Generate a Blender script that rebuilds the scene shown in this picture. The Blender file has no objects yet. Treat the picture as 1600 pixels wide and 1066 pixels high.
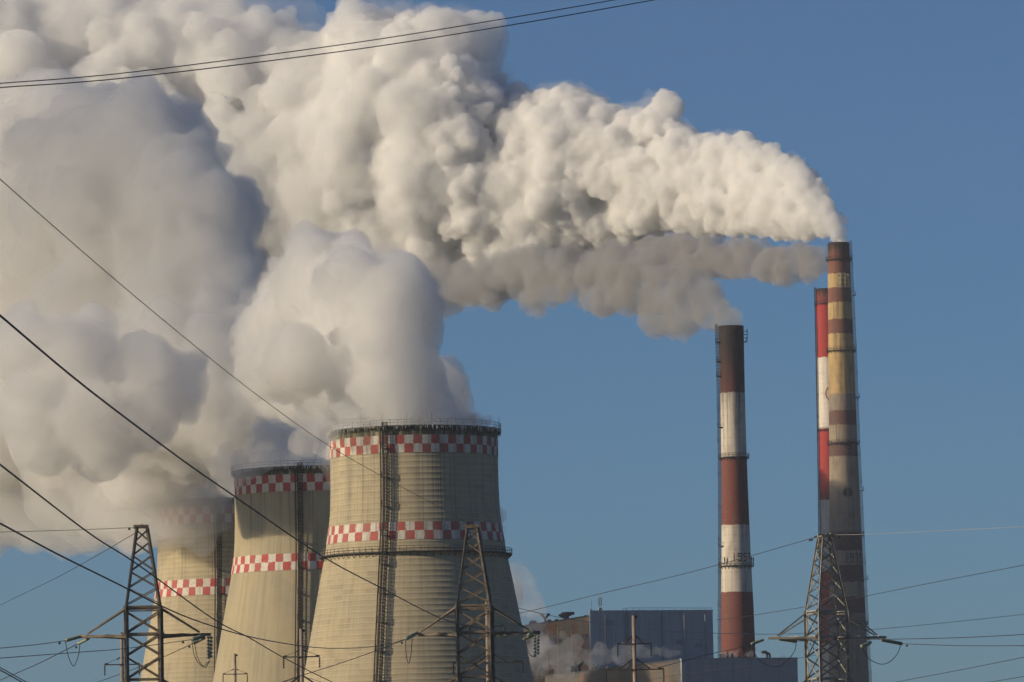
import bpy, bmesh, math, random, time
import numpy as np
from mathutils import Vector, Matrix
T0 = time.time()
R = math.radians
SC = bpy.context.scene
COL = SC.collection
# ------------------------------------------------------------------ camera, sky, sun, exposure
CAM_POS = Vector((0, 0, 2.0))
F_PX = 200.0 / 36.0 * 1600.0
PITCH, ROLL = 5.25, -1.1
cd = bpy.data.cameras.new('camera'); cam = bpy.data.objects.new('camera', cd); COL.objects.link(cam)
cd.lens = 200.0; cd.sensor_width = 36.0; cd.sensor_fit = 'HORIZONTAL'; cd.clip_start = 1.0; cd.clip_end = 60000
CAM_M = Matrix.Rotation(R(90 + PITCH), 3, 'X') @ Matrix.Rotation(R(ROLL), 3, 'Z')
cam.matrix_world = Matrix.Translation(CAM_POS) @ CAM_M.to_4x4()
SC.camera = cam

SUN_EL, SUN_AZ = 17.0, -107.0            # azimuth from +Y, negative = to the left; slightly behind the camera
world = bpy.data.worlds.new('World'); SC.world = world; world.use_nodes = True
wn = world.node_tree; wl = wn.links
bg = wn.nodes['Background']
sky = wn.nodes.new('ShaderNodeTexSky'); sky.sky_type = 'NISHITA'; sky.sun_disc = False
sky.sun_elevation = R(SUN_EL); sky.sun_rotation = R(SUN_AZ)
sky.air_density = 0.8; sky.dust_density = 0.5; sky.ozone_density = 6.5
tc = wn.nodes.new('ShaderNodeTexCoord'); vm = wn.nodes.new('ShaderNodeVectorMath'); vm.operation = 'MULTIPLY_ADD'
vm.inputs[1].default_value = (1, 1, 1.05); vm.inputs[2].default_value = (0, 0, 0); wl.new(tc.outputs['Generated'], vm.inputs[0])
vn = wn.nodes.new('ShaderNodeVectorMath'); vn.operation = 'NORMALIZE'; wl.new(vm.outputs[0], vn.inputs[0]); wl.new(vn.outputs[0], sky.inputs[0])
wl.new(sky.outputs[0], bg.inputs[0]); bg.inputs[1].default_value = 0.072
sd = bpy.data.lights.new('sun', 'SUN'); sd.energy = 4.4; sd.angle = R(0.5); sd.color = (1.0, 0.83, 0.58)
sun = bpy.data.objects.new('sun', sd); COL.objects.link(sun)
SUN_DIR = Vector((math.sin(R(SUN_AZ)) * math.cos(R(SUN_EL)), math.cos(R(SUN_AZ)) * math.cos(R(SUN_EL)), math.sin(R(SUN_EL))))
sun.rotation_euler = SUN_DIR.to_track_quat('Z', 'Y').to_euler()
sun.location = SUN_DIR * 500 + Vector((0, 800, 200))
SC.view_settings.view_transform = 'Standard'; SC.view_settings.look = 'None'
SC.view_settings.gamma = 1.0; SC.view_settings.exposure = 0.0
HAZE = 4.5e-5
SC.render.engine = 'CYCLES'
cy = SC.cycles
cy.max_bounces = 16; cy.diffuse_bounces = 3; cy.glossy_bounces = 2; cy.transmission_bounces = 4
cy.volume_bounces = 14; cy.transparent_max_bounces = 24
cy.use_denoising = True; cy.use_adaptive_sampling = True; cy.adaptive_threshold = 0.03
cy.sample_clamp_indirect = 4.0

def P(px, py, dist):
    """point at distance dist (metres along +Y) seen at photo pixel px, py"""
    d = CAM_M @ Vector(((px - 800.0) / F_PX, (533.0 - py) / F_PX, -1.0))
    return CAM_POS + d * (dist / d.y)
def MPP(dist): return dist / F_PX
rng = np.random.default_rng(5)
rnd = random.Random(7)

# ------------------------------------------------------------------ helpers
class MB:
    """collects simple solids and links them as one mesh object"""
    def __init__(s): s.v = []; s.f = []
    def quadbox(s, a, b, u, v):
        n = len(s.v)
        for e in (a, b):
            for i, j in ((-1, -1), (1, -1), (1, 1), (-1, 1)): s.v.append(tuple(e + u * i + v * j))
        s.f += [(n, n+3, n+2, n+1), (n+4, n+5, n+6, n+7)] + [(n+k, n+(k+1) % 4, n+4+(k+1) % 4, n+4+k) for k in range(4)]
    def box(s, c, size, rz=0.0):
        c = Vector(c); ux = Vector((math.cos(rz), math.sin(rz), 0)); uy = Vector((-math.sin(rz), math.cos(rz), 0))
        h = Vector((0, 0, size[2] / 2)); s.quadbox(c - h, c + h, ux * size[0] / 2, uy * size[1] / 2)
    def frame(s, a, b, up=None):
        d = (b - a).normalized(); up = Vector(up) if up is not None else Vector((0, 0, 1))
        if abs(d.dot(up)) > .95: up = Vector((0, 1, 0))
        x = d.cross(up).normalized(); return d, x, x.cross(d)
    def bar(s, a, b, w, h=None, up=None):
        a, b = Vector(a), Vector(b); d, x, y = s.frame(a, b, up); s.quadbox(a, b, x * w / 2, y * (h or w) / 2)
    def angle(s, a, b, w, t=None, su=1, sv=1, up=None):
        """an angle-steel member: two flanges at right angles"""
        a, b = Vector(a), Vector(b); d, x, y = s.frame(a, b, up); t = t or w * .12
        s.quadbox(a + x * su * w / 2, b + x * su * w / 2, x * w / 2, y * t / 2)
        s.quadbox(a + y * sv * (w / 2 + t / 2), b + y * sv * (w / 2 + t / 2), x * t / 2, y * w / 2)
    def tube(s, pts, r, n=8, close=False):
        pts = [Vector(p) for p in pts]; rr = r if isinstance(r, (list, tuple)) else [r] * len(pts); b0 = len(s.v); m = len(pts)
        for i, p in enumerate(pts):
            d = (pts[(i+1) % m] - pts[i-1]) if close else (pts[min(i+1, m-1)] - pts[max(i-1, 0)])
            d.normalize(); up = Vector((0, 0, 1)) if abs(d.z) < .95 else Vector((0, 1, 0))
            x = d.cross(up).normalized(); y = x.cross(d)
            for k in range(n):
                a = 2 * math.pi * k / n; s.v.append(tuple(p + (x * math.cos(a) + y * math.sin(a)) * rr[i]))
        for i in range(m if close else m - 1):
            j = (i + 1) % m
            for k in range(n): s.f.append((b0+i*n+k, b0+i*n+(k+1) % n, b0+j*n+(k+1) % n, b0+j*n+k))
        if not close:
            s.f.append(tuple(b0 + k for k in range(n))[::-1]); s.f.append(tuple(b0 + (m-1)*n + k for k in range(n)))
    def lathe(s, prof, seg=96, a0=0.0, a1=2 * math.pi, caps=False):
        full = abs(a1 - a0 - 2 * math.pi) < 1e-6; b0 = len(s.v); cols = seg if full else seg + 1
        for r, z in prof:
            for k in range(cols):
                a = a0 + (a1 - a0) * k / seg; s.v.append((r * math.cos(a), r * math.sin(a), z))
        for i in range(len(prof) - 1):
            for k in range(seg):
                k2 = (k + 1) % cols; s.f.append((b0+i*cols+k, b0+i*cols+k2, b0+(i+1)*cols+k2, b0+(i+1)*cols+k))
        if caps: s.f.append(tuple(b0 + (len(prof)-1)*cols + k for k in range(cols)))
    def build(s, name, mat, parent=None, smooth=False, label=None):
        me = bpy.data.meshes.new(name); me.from_pydata([tuple(p) for p in s.v], [], s.f); me.update()
        if smooth: me.polygons.foreach_set('use_smooth', np.ones(len(me.polygons), bool))
        me.materials.append(mat); o = bpy.data.objects.new(name, me); COL.objects.link(o)
        if parent is not None: o.parent = parent
        if label: o['label'] = label
        return o
def tag(o, label=None, cat=None, group=None, kind=None):
    for k, v in (('label', label), ('category', cat), ('group', group), ('kind', kind)):
        if v: o[k] = v
    return o
def empty(name, loc, rz=0.0):
    o = bpy.data.objects.new(name, None); COL.objects.link(o); o.location = loc; o.rotation_euler = (0, 0, rz); o.empty_display_size = 2; return o
def copy_part(o, parent):
    c = o.copy(); COL.objects.link(c); c.parent = parent
    for ch in [q for q in bpy.data.objects if q.parent == o]: copy_part(ch, c)
    return c

# ------------------------------------------------------------------ materials
class NT:
    def __init__(s, name):
        s.m = bpy.data.materials.new(name); s.m.use_nodes = True; s.t = s.m.node_tree; s.n = s.t.nodes; s.b = s.n['Principled BSDF']
        s.b.inputs['Roughness'].default_value = .8; s.b.inputs['Specular IOR Level'].default_value = .25
    def put(s, sock, v):
        if isinstance(v, bpy.types.NodeSocket): s.t.links.new(v, sock)
        elif isinstance(v, (tuple, list)) and len(v) == 3 and sock.type == 'RGBA': sock.default_value = (*v, 1)
        else: sock.default_value = v
    def math(s, op, a, b=0.0, clamp=False):
        n = s.n.new('ShaderNodeMath'); n.operation = op; n.use_clamp = clamp; s.put(n.inputs[0], a); s.put(n.inputs[1], b); return n.outputs[0]
    def mix(s, f, a, b, mode='MIX'):
        n = s.n.new('ShaderNodeMix'); n.data_type = 'RGBA'; n.blend_type = mode; n.clamp_factor = True
        s.put(n.inputs[0], f); s.put(n.inputs[6], a); s.put(n.inputs[7], b); return n.outputs[2]
    def obj(s):
        n = s.n.new('ShaderNodeTexCoord'); return n.outputs['Object']
    def sep(s, v):
        n = s.n.new('ShaderNodeSeparateXYZ'); s.put(n.inputs[0], v); return n.outputs
    def comb(s, x, y, z):
        n = s.n.new('ShaderNodeCombineXYZ')
        for i, q in enumerate((x, y, z)): s.put(n.inputs[i], q)
        return n.outputs[0]
    def noise(s, vec, scale, detail=4.0, rough=.55, dist=0.0):
        n = s.n.new('ShaderNodeTexNoise'); s.put(n.inputs['Vector'], vec); n.inputs['Scale'].default_value = scale
        n.inputs['Detail'].default_value = detail; n.inputs['Roughness'].default_value = rough; n.inputs['Distortion'].default_value = dist; return n.outputs[0]
    def ramp(s, f, stops, interp='LINEAR'):
        n = s.n.new('ShaderNodeValToRGB'); e = n.color_ramp.elements; n.color_ramp.interpolation = interp
        while len(e) > 1: e.remove(e[0])
        e[0].position = stops[0][0]; e[0].color = (*stops[0][1], 1)
        for p, c in stops[1:]:
            q = e.new(p); q.color = (*c, 1)
        s.put(n.inputs[0], f); return n.outputs[0]
    def map(s, v, a, b, c=0.0, d=1.0):
        n = s.n.new('ShaderNodeMapRange'); s.put(n.inputs[0], v)
        for i, q in enumerate((a, b, c, d)): n.inputs[i + 1].default_value = q
        return n.outputs[0]
    def cyl(s, rad):
        x, y, z = s.sep(s.obj()); n = s.n.new('ShaderNodeMath'); n.operation = 'ARCTAN2'; s.put(n.inputs[0], y); s.put(n.inputs[1], x)
        return n.outputs[0], s.math('MULTIPLY', n.outputs[0], rad), z
    def bump(s, h, strength=.3, dist=.05):
        n = s.n.new('ShaderNodeBump'); n.inputs['Strength'].default_value = strength; n.inputs['Distance'].default_value = dist
        s.put(n.inputs['Height'], h); s.t.links.new(n.outputs[0], s.b.inputs['Normal'])
    def done(s, col, rough=None, metal=None):
        s.put(s.b.inputs['Base Color'], col)
        if rough is not None: s.put(s.b.inputs['Roughness'], rough)
        if metal is not None: s.put(s.b.inputs['Metallic'], metal)
        return s.m

def mat_steel(name, col, col2, scale=3.0, rough=.6, metal=0.0, lo=.42, hi=.6):
    t = NT(name); v = t.obj(); f = t.map(t.noise(v, scale, 5), lo, hi); g = t.noise(v, scale * 6, 3)
    c = t.mix(f, col, col2); c = t.mix(t.map(g, .3, .75, 0, .35), c, tuple(q * .55 for q in col)); return t.done(c, rough, metal)

def weathered(t, base, rad, z, a, streak_dark=.55, amount=.75, seed=0.0):
    """vertical run-off streaks, broad blotches and fine grain over a round wall"""
    s1 = t.noise(t.comb(t.math('ADD', a, seed), t.math('MULTIPLY', z, .035), 0), 1.1, 6, .62)
    s2 = t.noise(t.comb(t.math('MULTIPLY', a, 3.2), t.math('MULTIPLY', z, .06), 5 + seed), 1.0, 5, .6)
    s3 = t.noise(t.comb(t.math('MULTIPLY', a, .16), t.math('MULTIPLY', z, .11), seed), 1.0, 4, .5)
    fine = t.noise(t.comb(a, z, 0), 2.6, 5, .7)
    c = t.mix(t.map(s1, .45, .72, 0, amount), base, tuple(q * streak_dark for q in base))
    c = t.mix(t.map(s2, .5, .75, 0, amount * .7), c, tuple(q * (streak_dark - .1) for q in base))
    c = t.mix(t.map(s3, .42, .68, 0, .55), c, (base[0] * 1.16, base[1] * 1.1, base[2] * .98))
    c = t.mix(t.map(fine, .35, .7, 0, .35), c, tuple(q * .66 for q in base))
    return c

def mat_tower(name, base, seed, lifts, z_top, z_gal):
    """cast concrete shell: lift joints every metre painted pale as lit ledges, run-off, dark algae under the rim"""
    t = NT(name); ang, a, z = t.cyl(16.0); c = weathered(t, base, 16, z, a, .62, .72, seed)
    fr = t.math('FRACT', t.math('MULTIPLY', z, 1.0 / 1.05)); row = t.math('FLOOR', t.math('MULTIPLY', z, 1.0 / 1.05))
    line = t.math('MULTIPLY', t.math('MULTIPLY', t.map(fr, .80, .93), t.map(fr, 1.0, .96)), t.map(t.noise(t.comb(t.math('MULTIPLY', a, .22), row, 2 + seed), 1.0, 3), .3, .62, .1, 1.2))
    pan = t.math('FLOOR', t.math('MULTIPLY', a, .42))
    w = t.n.new('ShaderNodeTexWhiteNoise'); w.noise_dimensions = '2D'; t.put(w.inputs['Vector'], t.comb(pan, row, 0))
    blot = t.noise(t.comb(t.math('MULTIPLY', a, .35), t.math('MULTIPLY', z, .3), 9 + seed), 1.0, 3)
    c = t.mix(t.math('MULTIPLY', t.map(w.outputs[0], .5, 1.0, 0, .5 * lifts), t.map(blot, .4, .6)), c, tuple(q * .55 for q in base))
    c = t.mix(t.math('MULTIPLY', line, t.map(blot, .25, .6, .25 * lifts, .75 * lifts)), c, tuple(min(1, q * 1.36) for q in base))  # paler rows paint in the light caught by the lift ledges
    vj = t.map(t.math('FRACT', t.math('MULTIPLY', a, .42)), .95, .98); c = t.mix(t.math('MULTIPLY', vj, .3 * lifts), c, tuple(q * .6 for q in base))
    rep = t.noise(t.comb(t.math('MULTIPLY', a, .12), t.math('MULTIPLY', z, .16), 31 + seed), 1.0, 4, .65); c = t.mix(t.map(rep, .56, .62, 0, .28), c, (base[0] * .72, base[1] * .74, base[2] * .78))
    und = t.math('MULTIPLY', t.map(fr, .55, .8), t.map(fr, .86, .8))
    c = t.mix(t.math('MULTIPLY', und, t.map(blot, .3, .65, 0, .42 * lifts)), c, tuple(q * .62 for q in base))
    wet = t.noise(t.comb(t.math('MULTIPLY', a, 1.3), t.math('MULTIPLY', z, .09), 3 + seed), 1.0, 5, .7)
    edge = t.math('SUBTRACT', z_top, z); top = t.math('SUBTRACT', t.map(wet, .3, .75, 0, 4.2), edge)
    c = t.mix(t.map(top, -1.2, .8, 0, .9), c, (.055, .06, .04))
    run = t.noise(t.comb(t.math('MULTIPLY', a, 2.2), t.math('MULTIPLY', z, .02), 13 + seed), 1.0, 3, .6)
    c = t.mix(t.math('MULTIPLY', t.map(run, .55, .70, 0, .85), t.map(edge, 34, 1)), c, (.09, .09, .07))
    t.bump(t.noise(t.comb(a, z, 0), 1.6, 5, .7), .25, .08)
    return t.done(c, .88)

def mat_checker(name, N, phase, z_mid, white, red, seed, dirt=.7):
    t = NT(name); ang, a, z = t.cyl(16.0)
    w1 = t.map(t.noise(t.comb(a, z, seed + 2), 1.6, 3), .3, .7, -.006, .006); w2 = t.map(t.noise(t.comb(a, z, seed + 7), 1.3, 3), .3, .7, -.09, .09)
    k = t.math('FLOOR', t.math('MULTIPLY', t.math('ADD', w1, t.math('SUBTRACT', ang, phase)), N / (2 * math.pi)))
    row = t.math('GREATER_THAN', t.math('ADD', z, w2), z_mid); par = t.math('FRACT', t.math('MULTIPLY', t.math('ADD', k, row), .5))
    f = t.math('LESS_THAN', par, .25)
    fade = t.noise(t.comb(t.math('MULTIPLY', k, 3.7), t.math('MULTIPLY', row, 9.1), seed), 1.0, 1)
    r2 = t.mix(t.map(fade, .3, .7), red, (red[0] * .8 + .05, red[1] + .05, red[2] + .045))
    c = t.mix(f, white, r2)
    s1 = t.noise(t.comb(t.math('MULTIPLY', a, 2.0), t.math('MULTIPLY', z, .12), seed), 1.0, 6, .65)
    fine = t.noise(t.comb(a, z, seed), 3.0, 4, .7)
    c = t.mix(t.map(s1, .47, .68, 0, dirt), c, (.2, .17, .12)); c = t.mix(t.map(fine, .45, .72, 0, .55), c, (.28, .24, .17))
    chip = t.noise(t.comb(t.math('MULTIPLY', a, .9), t.math('MULTIPLY', z, .9), seed + 12), 2.2, 6, .75); c = t.mix(t.map(chip, .60, .66, 0, .75), c, (.34, .31, .24))
    return t.done(c, .75)

def mat_banded(name, stops, zt, rad, seed, streak=.5, soot=None):
    """painted bands up a chimney; stops = [(z, colour)] from the ground up"""
    t = NT(name); ang, a, z = t.cyl(rad)
    wob = t.noise(t.comb(t.math('MULTIPLY', a, .8), z, seed), .8, 3)
    zz = t.math('ADD', z, t.map(wob, .3, .7, -.25, .25))
    c = t.ramp(t.math('DIVIDE', zz, zt), [(max(0, q / zt), col) for q, col in stops], 'CONSTANT')
    s1 = t.noise(t.comb(t.math('MULTIPLY', a, .9), t.math('MULTIPLY', z, .03), seed), 1.0, 6, .65)
    s2 = t.noise(t.comb(t.math('MULTIPLY', a, .3), t.math('MULTIPLY', z, .12), seed + 4), 1.0, 5, .6)
    fine = t.noise(t.comb(a, z, seed), 1.4, 5, .7)
    c = t.mix(t.map(s1, .48, .7, 0, streak), c, (.09, .07, .055)); c = t.mix(t.map(s2, .5, .7, 0, streak * .7), c, (.13, .10, .08))
    c = t.mix(t.map(fine, .5, .75, 0, streak * .5), c, (.3, .25, .2))
    fr = t.math('FRACT', t.math('MULTIPLY', z, 1 / 2.5)); ln = t.map(fr, .94, .97)
    pa = t.math('FRACT', t.math('MULTIPLY', ang, 9 / math.pi)); lv = t.map(pa, .95, .97)
    grid = t.math('MULTIPLY', t.math('MAXIMUM', ln, lv), t.map(s2, .35, .6, .1, .55)); c = t.mix(grid, c, (.12, .10, .085))
    if soot:
        e = t.map(t.math('ADD', z, t.map(s1, .3, .7, -soot[1] * .5, soot[1] * .5)), zt - soot[0], zt - soot[0] + soot[1], 0, .93); c = t.mix(e, c, (.022, .02, .02))
    t.bump(fine, .2, .06); return t.done(c, .8)

def mat_panels(name, cols, pw, ph, seed, bands=None, rust=0.0):
    """clad wall in object space: u along x, v up; panels of slightly different tone"""
    t = NT(name); x, y, z = t.sep(t.obj())
    u = t.math('ADD', x, y)
    w = t.n.new('ShaderNodeTexWhiteNoise'); w.noise_dimensions = '3D'
    t.put(w.inputs['Vector'], t.comb(t.math('FLOOR', t.math('DIVIDE', u, pw)), t.math('FLOOR', t.math('DIVIDE', z, ph)), seed))
    c = t.mix(w.outputs[0], cols[0], cols[1])
    if bands:
        c2 = t.ramp(t.math('DIVIDE', z, 100.0), [(q / 100.0, col) for q, col in bands], 'CONSTANT'); c = t.mix(.62, c, c2)
    big = t.noise(t.comb(t.math('MULTIPLY', u, .1), t.math('MULTIPLY', z, .07), seed), 1.0, 4); st = t.noise(t.comb(u, t.math('MULTIPLY', z, .05), seed), .9, 5)
    if rust: c = t.mix(t.map(big, .5, .66, 0, rust), c, (.34, .15, .06))
    c = t.mix(t.map(st, .5, .75, 0, .45), c, tuple(q * .5 for q in cols[0]))
    jz = t.map(t.math('FRACT', t.math('DIVIDE', z, ph)), .94, .97); ju = t.map(t.math('FRACT', t.math('DIVIDE', u, pw)), .97, .985)
    c = t.mix(t.math('MULTIPLY', t.math('MAXIMUM', jz, ju), .45), c, tuple(q * .4 for q in cols[0]))
    return t.done(c, .7)

M = {}
M['dark_steel'] = mat_steel('dark_steel', (.035, .036, .04), (.075, .06, .05))
M['rail_steel'] = mat_steel('frosted_rail', (.62, .62, .60), (.35, .34, .32), 1.5)
M['galv'] = mat_steel('weathered_pylon_steel', (.27, .22, .155), (.17, .13, .085), 1.2, .55, .25)
M['galv_grey'] = mat_steel('grey_pylon_steel', (.31, .28, .24), (.2, .16, .115), 1.2, .55, .25)
M['galv_pale'] = mat_steel('pale_pylon_steel', (.42, .39, .33), (.28, .24, .18), 1.2, .55, .25)
M['wire'] = mat_steel('conductor_aluminium', (.028, .024, .022), (.05, .04, .034), .3, .5)
M['wire_light'] = mat_steel('bright_conductor', (.42, .40, .38), (.3, .28, .26), .3, .4)
M['rubber'] = mat_steel('jumper_black', (.03, .022, .018), (.045, .03, .025), 2)
M['ice'] = mat_steel('icicle_ice', (.68, .68, .66), (.5, .5, .48), .8, .35)
M['wet_dark'] = mat_steel('wet_algae', (.05, .055, .04), (.16, .15, .11), .9, .6)
M['concrete_pole'] = mat_steel('pole_concrete', (.36, .27, .2), (.26, .2, .15), .8, .9)
M['cap_dark'] = mat_steel('vent_black', (.05, .055, .065), (.09, .09, .1), .5)
M['cream'] = mat_steel('cream_frame', (.62, .56, .42), (.45, .38, .27), .8)
t = NT('green_glass'); t.b.inputs['Coat Weight'].default_value = .3; v = t.obj()
M['glass'] = t.done(t.mix(t.map(t.noise(v, 9, 3), .35, .65), (.12, .17, .10), (.36, .38, .28)), .45)
M['paint_dark'] = mat_steel('marking_brown', (.10, .045, .03), (.14, .07, .05), .5)
M['paint_navy'] = mat_steel('marking_navy', (.04, .04, .045), (.06, .055, .055), .5)
M['paint_red'] = mat_steel('marking_red', (.33, .05, .035), (.26, .05, .04), .5)
M['white_lamp'] = mat_steel('white_enamel', (.8, .8, .78), (.7, .7, .68), 1)

# ------------------------------------------------------------------ ground
bm = MB(); bm.v += [(-15000, -3000, 0), (15000, -3000, 0), (15000, 30000, 0), (-15000, 30000, 0)]; bm.f.append((0, 1, 2, 3))
t = NT('winter_field'); v = t.obj(); n1 = t.noise(v, .01, 6); n2 = t.noise(v, .3, 5)
gm = t.done(t.mix(t.map(n2, .3, .7, 0, .6), t.mix(t.map(n1, .4, .6), (.11, .095, .055), (.07, .075, .04)), (.16, .14, .1)), .95)
tag(bm.build('ground', gm), 'flat winter field around the power station', 'ground', None, 'structure')
# ------------------------------------------------------------------ cooling towers
def pt(th, r, z): return Vector((r * math.cos(th), r * math.sin(th), z))
def interp(tab): 
    xs = [q[0] for q in tab]; ys = [q[1] for q in tab]
    return lambda z: float(np.interp(z, xs, ys))
def ladder_mesh(rf, th, z0, z1, wid, dep, hoop, plat, rail=.07, off=.25, cage=True):
    """stringers, rungs, safety hoops and rest platforms following a sloping wall"""
    mb = MB(); e = Vector((-math.sin(th), math.cos(th), 0)); n = Vector((math.cos(th), math.sin(th), 0))
    zs = np.linspace(z0, z1, 40); w = lambda z, o, s: n * (rf(z) + o) + e * s + Vector((0, 0, z))
    for o, s in ((off, -wid / 2), (off, wid / 2), (off + dep, -wid / 2), (off + dep, wid / 2), (off + dep, 0), (off + dep, wid / 4), (off + dep, -wid / 4), (off + dep * .5, wid / 2), (off + dep * .5, -wid / 2)) if cage else ((off, -wid / 2), (off, wid / 2)):
        for a, b in zip(zs[:-1], zs[1:]): mb.bar(w(a, o, s), w(b, o, s), rail)
    z = z0 + .3
    while z < z1:
        mb.bar(w(z, off, -wid / 2), w(z, off, wid / 2), rail * .8); z += .55
    if cage:
        z = z0 + 1
        while z < z1:
            for a, b in (((off, -wid / 2), (off + dep, -wid / 2)), ((off + dep, -wid / 2), (off + dep, wid / 2)), ((off + dep, wid / 2), (off, wid / 2)), ((-.05, 0), (off, 0))):
                mb.bar(w(z, *a), w(z, *b), rail * 1.1)
            z += hoop
    z = z0 + plat * .5
    while z < z1:
        c = w(z, off + dep * .5, 0); mb.box(c, (wid * 1.25, dep * 1.4, .1), th + math.pi / 2)
        for s in (-1, 1):
            mb.bar(w(z, off + dep * 1.1, s * wid * .62), w(z + 1.1, off + dep * 1.1, s * wid * .62), rail)
        for h in (.55, 1.1): mb.bar(w(z + h, off + dep * 1.1, -wid * .62), w(z + h, off + dep * 1.1, wid * .62), rail)
        z += plat
    return mb
def railing_mesh(r, z, h, n, t=.06, rods=2):
    mb = MB(); cc = [pt(2 * math.pi * k / 120, r, 0) for k in range(120)]
    for q in range(rods): mb.tube([c + Vector((0, 0, z + h * (q + 1) / rods)) for c in cc], t * .6, 4, True)
    for k in range(n):
        p = pt(2 * math.pi * k / n, r, z); mb.bar(p, p + Vector((0, 0, h)), t)
    return mb
def gallery_mesh(r, z, out, n, thick=.14, bh=.9):
    mb = MB(); mb.lathe([(r - .05, z - thick), (r + out, z - thick), (r + out, z), (r - .05, z)], 96)
    for k in range(n):
        th = 2 * math.pi * (k + .5) / n; p = pt(th, r + out * .92, z - thick); q = pt(th, r, z - thick - bh); mb.bar(p, q, .1); mb.bar(pt(th, r + .04, z - thick), q, .1)
    return mb

T1_PROF = [(660, 132), (700, 131.3), (760, 131.5), (800, 133), (830, 136), (865, 142), (900, 149), (940, 156.5), (980, 164), (1066, 180), (1350, 237)]
def cooling_tower(cx, ytop, dist, rim_y, bands, phase, lad_phi, style, base, seed, label, walk_y=None, red=(.45, .045, .04)):
    g = P(cx, ytop, dist); root = empty('cooling_tower', (g.x, g.y, 0)); tag(root, label, 'cooling tower', 'cooling towers standing in a row')
    k = 1050 / 1050.0; mp = MPP(1050.0)
    prof = sorted((P(646, y, 1050).z, h * mp) for y, h in T1_PROF); prof[0] = (0.0, prof[0][1])
    rf = interp(prof); facing = math.atan2(CAM_POS.y - g.y, CAM_POS.x - g.x)
    zf = lambda y: P(cx, y, dist - 16).z
    ztop = zf(rim_y)
    pr = []
    if style == 'smooth':
        pr = [(rf(z), z) for z in np.linspace(0, ztop, 90)]
    else:
        z = 0.0
        while z < ztop - 1.05:
            pr += [(rf(z), z), (rf(z + .84), z + .84), (rf(z + .84) + .018, z + .9), (rf(z + 1.04) + .018, z + 1.04)]; z += 1.05
        pr += [(rf(z), z), (rf(ztop), ztop)]
    pr += [(rf(ztop) - .5, ztop)] + [(rf(z) - .5, z) for z in np.linspace(ztop - .5, 0, 24)]
    mb = MB(); mb.lathe(pr, 160)
    mt = mat_tower('tower_concrete', base, seed, 1.0 if style == 'lifts' else (.55 if style == 'faint' else .12), ztop, 0)
    shell = mb.build('shell', mt, root, True)
    N = 60
    for y0, ym, y1 in bands:
        za, zm, zb = zf(y1), zf(ym), zf(y0)
        mb = MB(); mb.lathe([(rf(z) + .085, z) for z in np.linspace(za, zb, 9)], 240)
        mb.build('checker_band', mat_checker('checker_paint', N, facing + R(phase) - 2 * math.pi / N, zm, (.64, .60, .52), red, seed + y0, .75 if style == 'lifts' else .45), root, True)
    rt = rf(ztop)
    mb = MB(); mb.lathe([(rt + .02, ztop - .32), (rt + .62, ztop - .3), (rt + .62, ztop - .04), (rt - .5, ztop + .02)], 128)
    rim = mb.build('rim_walkway', M['wet_dark'], root)
    railing_mesh(rt + .58, ztop, 1.0, 76, .085, 2).build('railing', M['rail_steel'], rim)
    mb = MB()
    for i in range(520):
        th = rnd.uniform(0, 2 * math.pi); q = pt(th, rt + rnd.uniform(.35, .68), ztop - rnd.uniform(.02, .3))
        ln = rnd.choice((.2, .3, .4, .5, .7, 1.0)) * rnd.uniform(.6, 1.2); r0 = rnd.uniform(.05, .11)
        mb.tube([q, q - Vector((0, 0, ln * .5)), q - Vector((0, 0, ln))], [r0, r0 * .7, .01], 5)
    tag(mb.build('icicles', M['ice'], root), kind='stuff')
    mb = MB()
    for i in range(700):
        th = rnd.uniform(0, 2 * math.pi); q = pt(th, rt + rnd.uniform(.08, .5), ztop - .3); ln = rnd.uniform(.15, .8)
        mb.tube([q, q - Vector((0, 0, ln))], [rnd.uniform(.08, .2), .02], 4)
    tag(mb.build('wet_fringe', M['wet_dark'], root), kind='stuff')
    for i in range(22):
        th = 2 * math.pi * (i + .3) / 22; p = pt(th, rt + .5, ztop); mb = MB(); mb.tube([p, p + Vector((0, 0, 2.2))], .022, 5); mb.build('lightning_rod', M['dark_steel'], root)
    th = facing + R(lad_phi)
    ladder_mesh(rf, th, 1.0, ztop + .6, .9, .75, .7, 5.3, .075, .3).build('ladder', M['dark_steel'], root)
    e = Vector((-math.sin(th), math.cos(th), 0)); n = Vector((math.cos(th), math.sin(th), 0)); mb = MB()
    mb.tube([n * (rf(z) + .35) - e * 1.0 + Vector((0, 0, z)) for z in np.linspace(1, ztop - .5, 40)], .13, 6)
    mb.build('riser_pipe', M['dark_steel'], root)
    if walk_y:
        zg = P(cx, walk_y, dist - 17.5).z; rg = rf(zg)
        gal = gallery_mesh(rg, zg, 1.0, 76, .16, .9).build('walkway', M['dark_steel'], root)
        railing_mesh(rg + .95, zg, .95, 84, .075, 2).build('railing', M['dark_steel'], gal)
    return root, rf, ztop, g
CT1 = cooling_tower(646, 660, 1050, 663.5, [(679, 692.7, 706.4), (815, 828.6, 842.5)], -.35, -19, 'lifts', (.42, .36, .245), 1.0,
    'nearest and tallest looking ribbed cooling tower with a dark walkway round its waist', 860.5)
CT2 = cooling_tower(485, 727, 1156, 727, [(740, 752.9, 766.2), (864, 876.7, 890)], -2.9, -7.6, 'smooth', (.395, .34, .23), 11.0,
    'smooth cooling tower in the middle of the row, half hidden by the front tower', None, (.46, .03, .035))
CT3 = cooling_tower(355, 779, 1257, 777, [(789.5, 802, 815.6), (903.4, 916, 928.8)], -14.2, -6.7, 'faint', (.42, .36, .245), 23.0,
    'rearmost cooling tower of the row with its top band veiled in steam', None, (.46, .035, .04))

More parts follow.
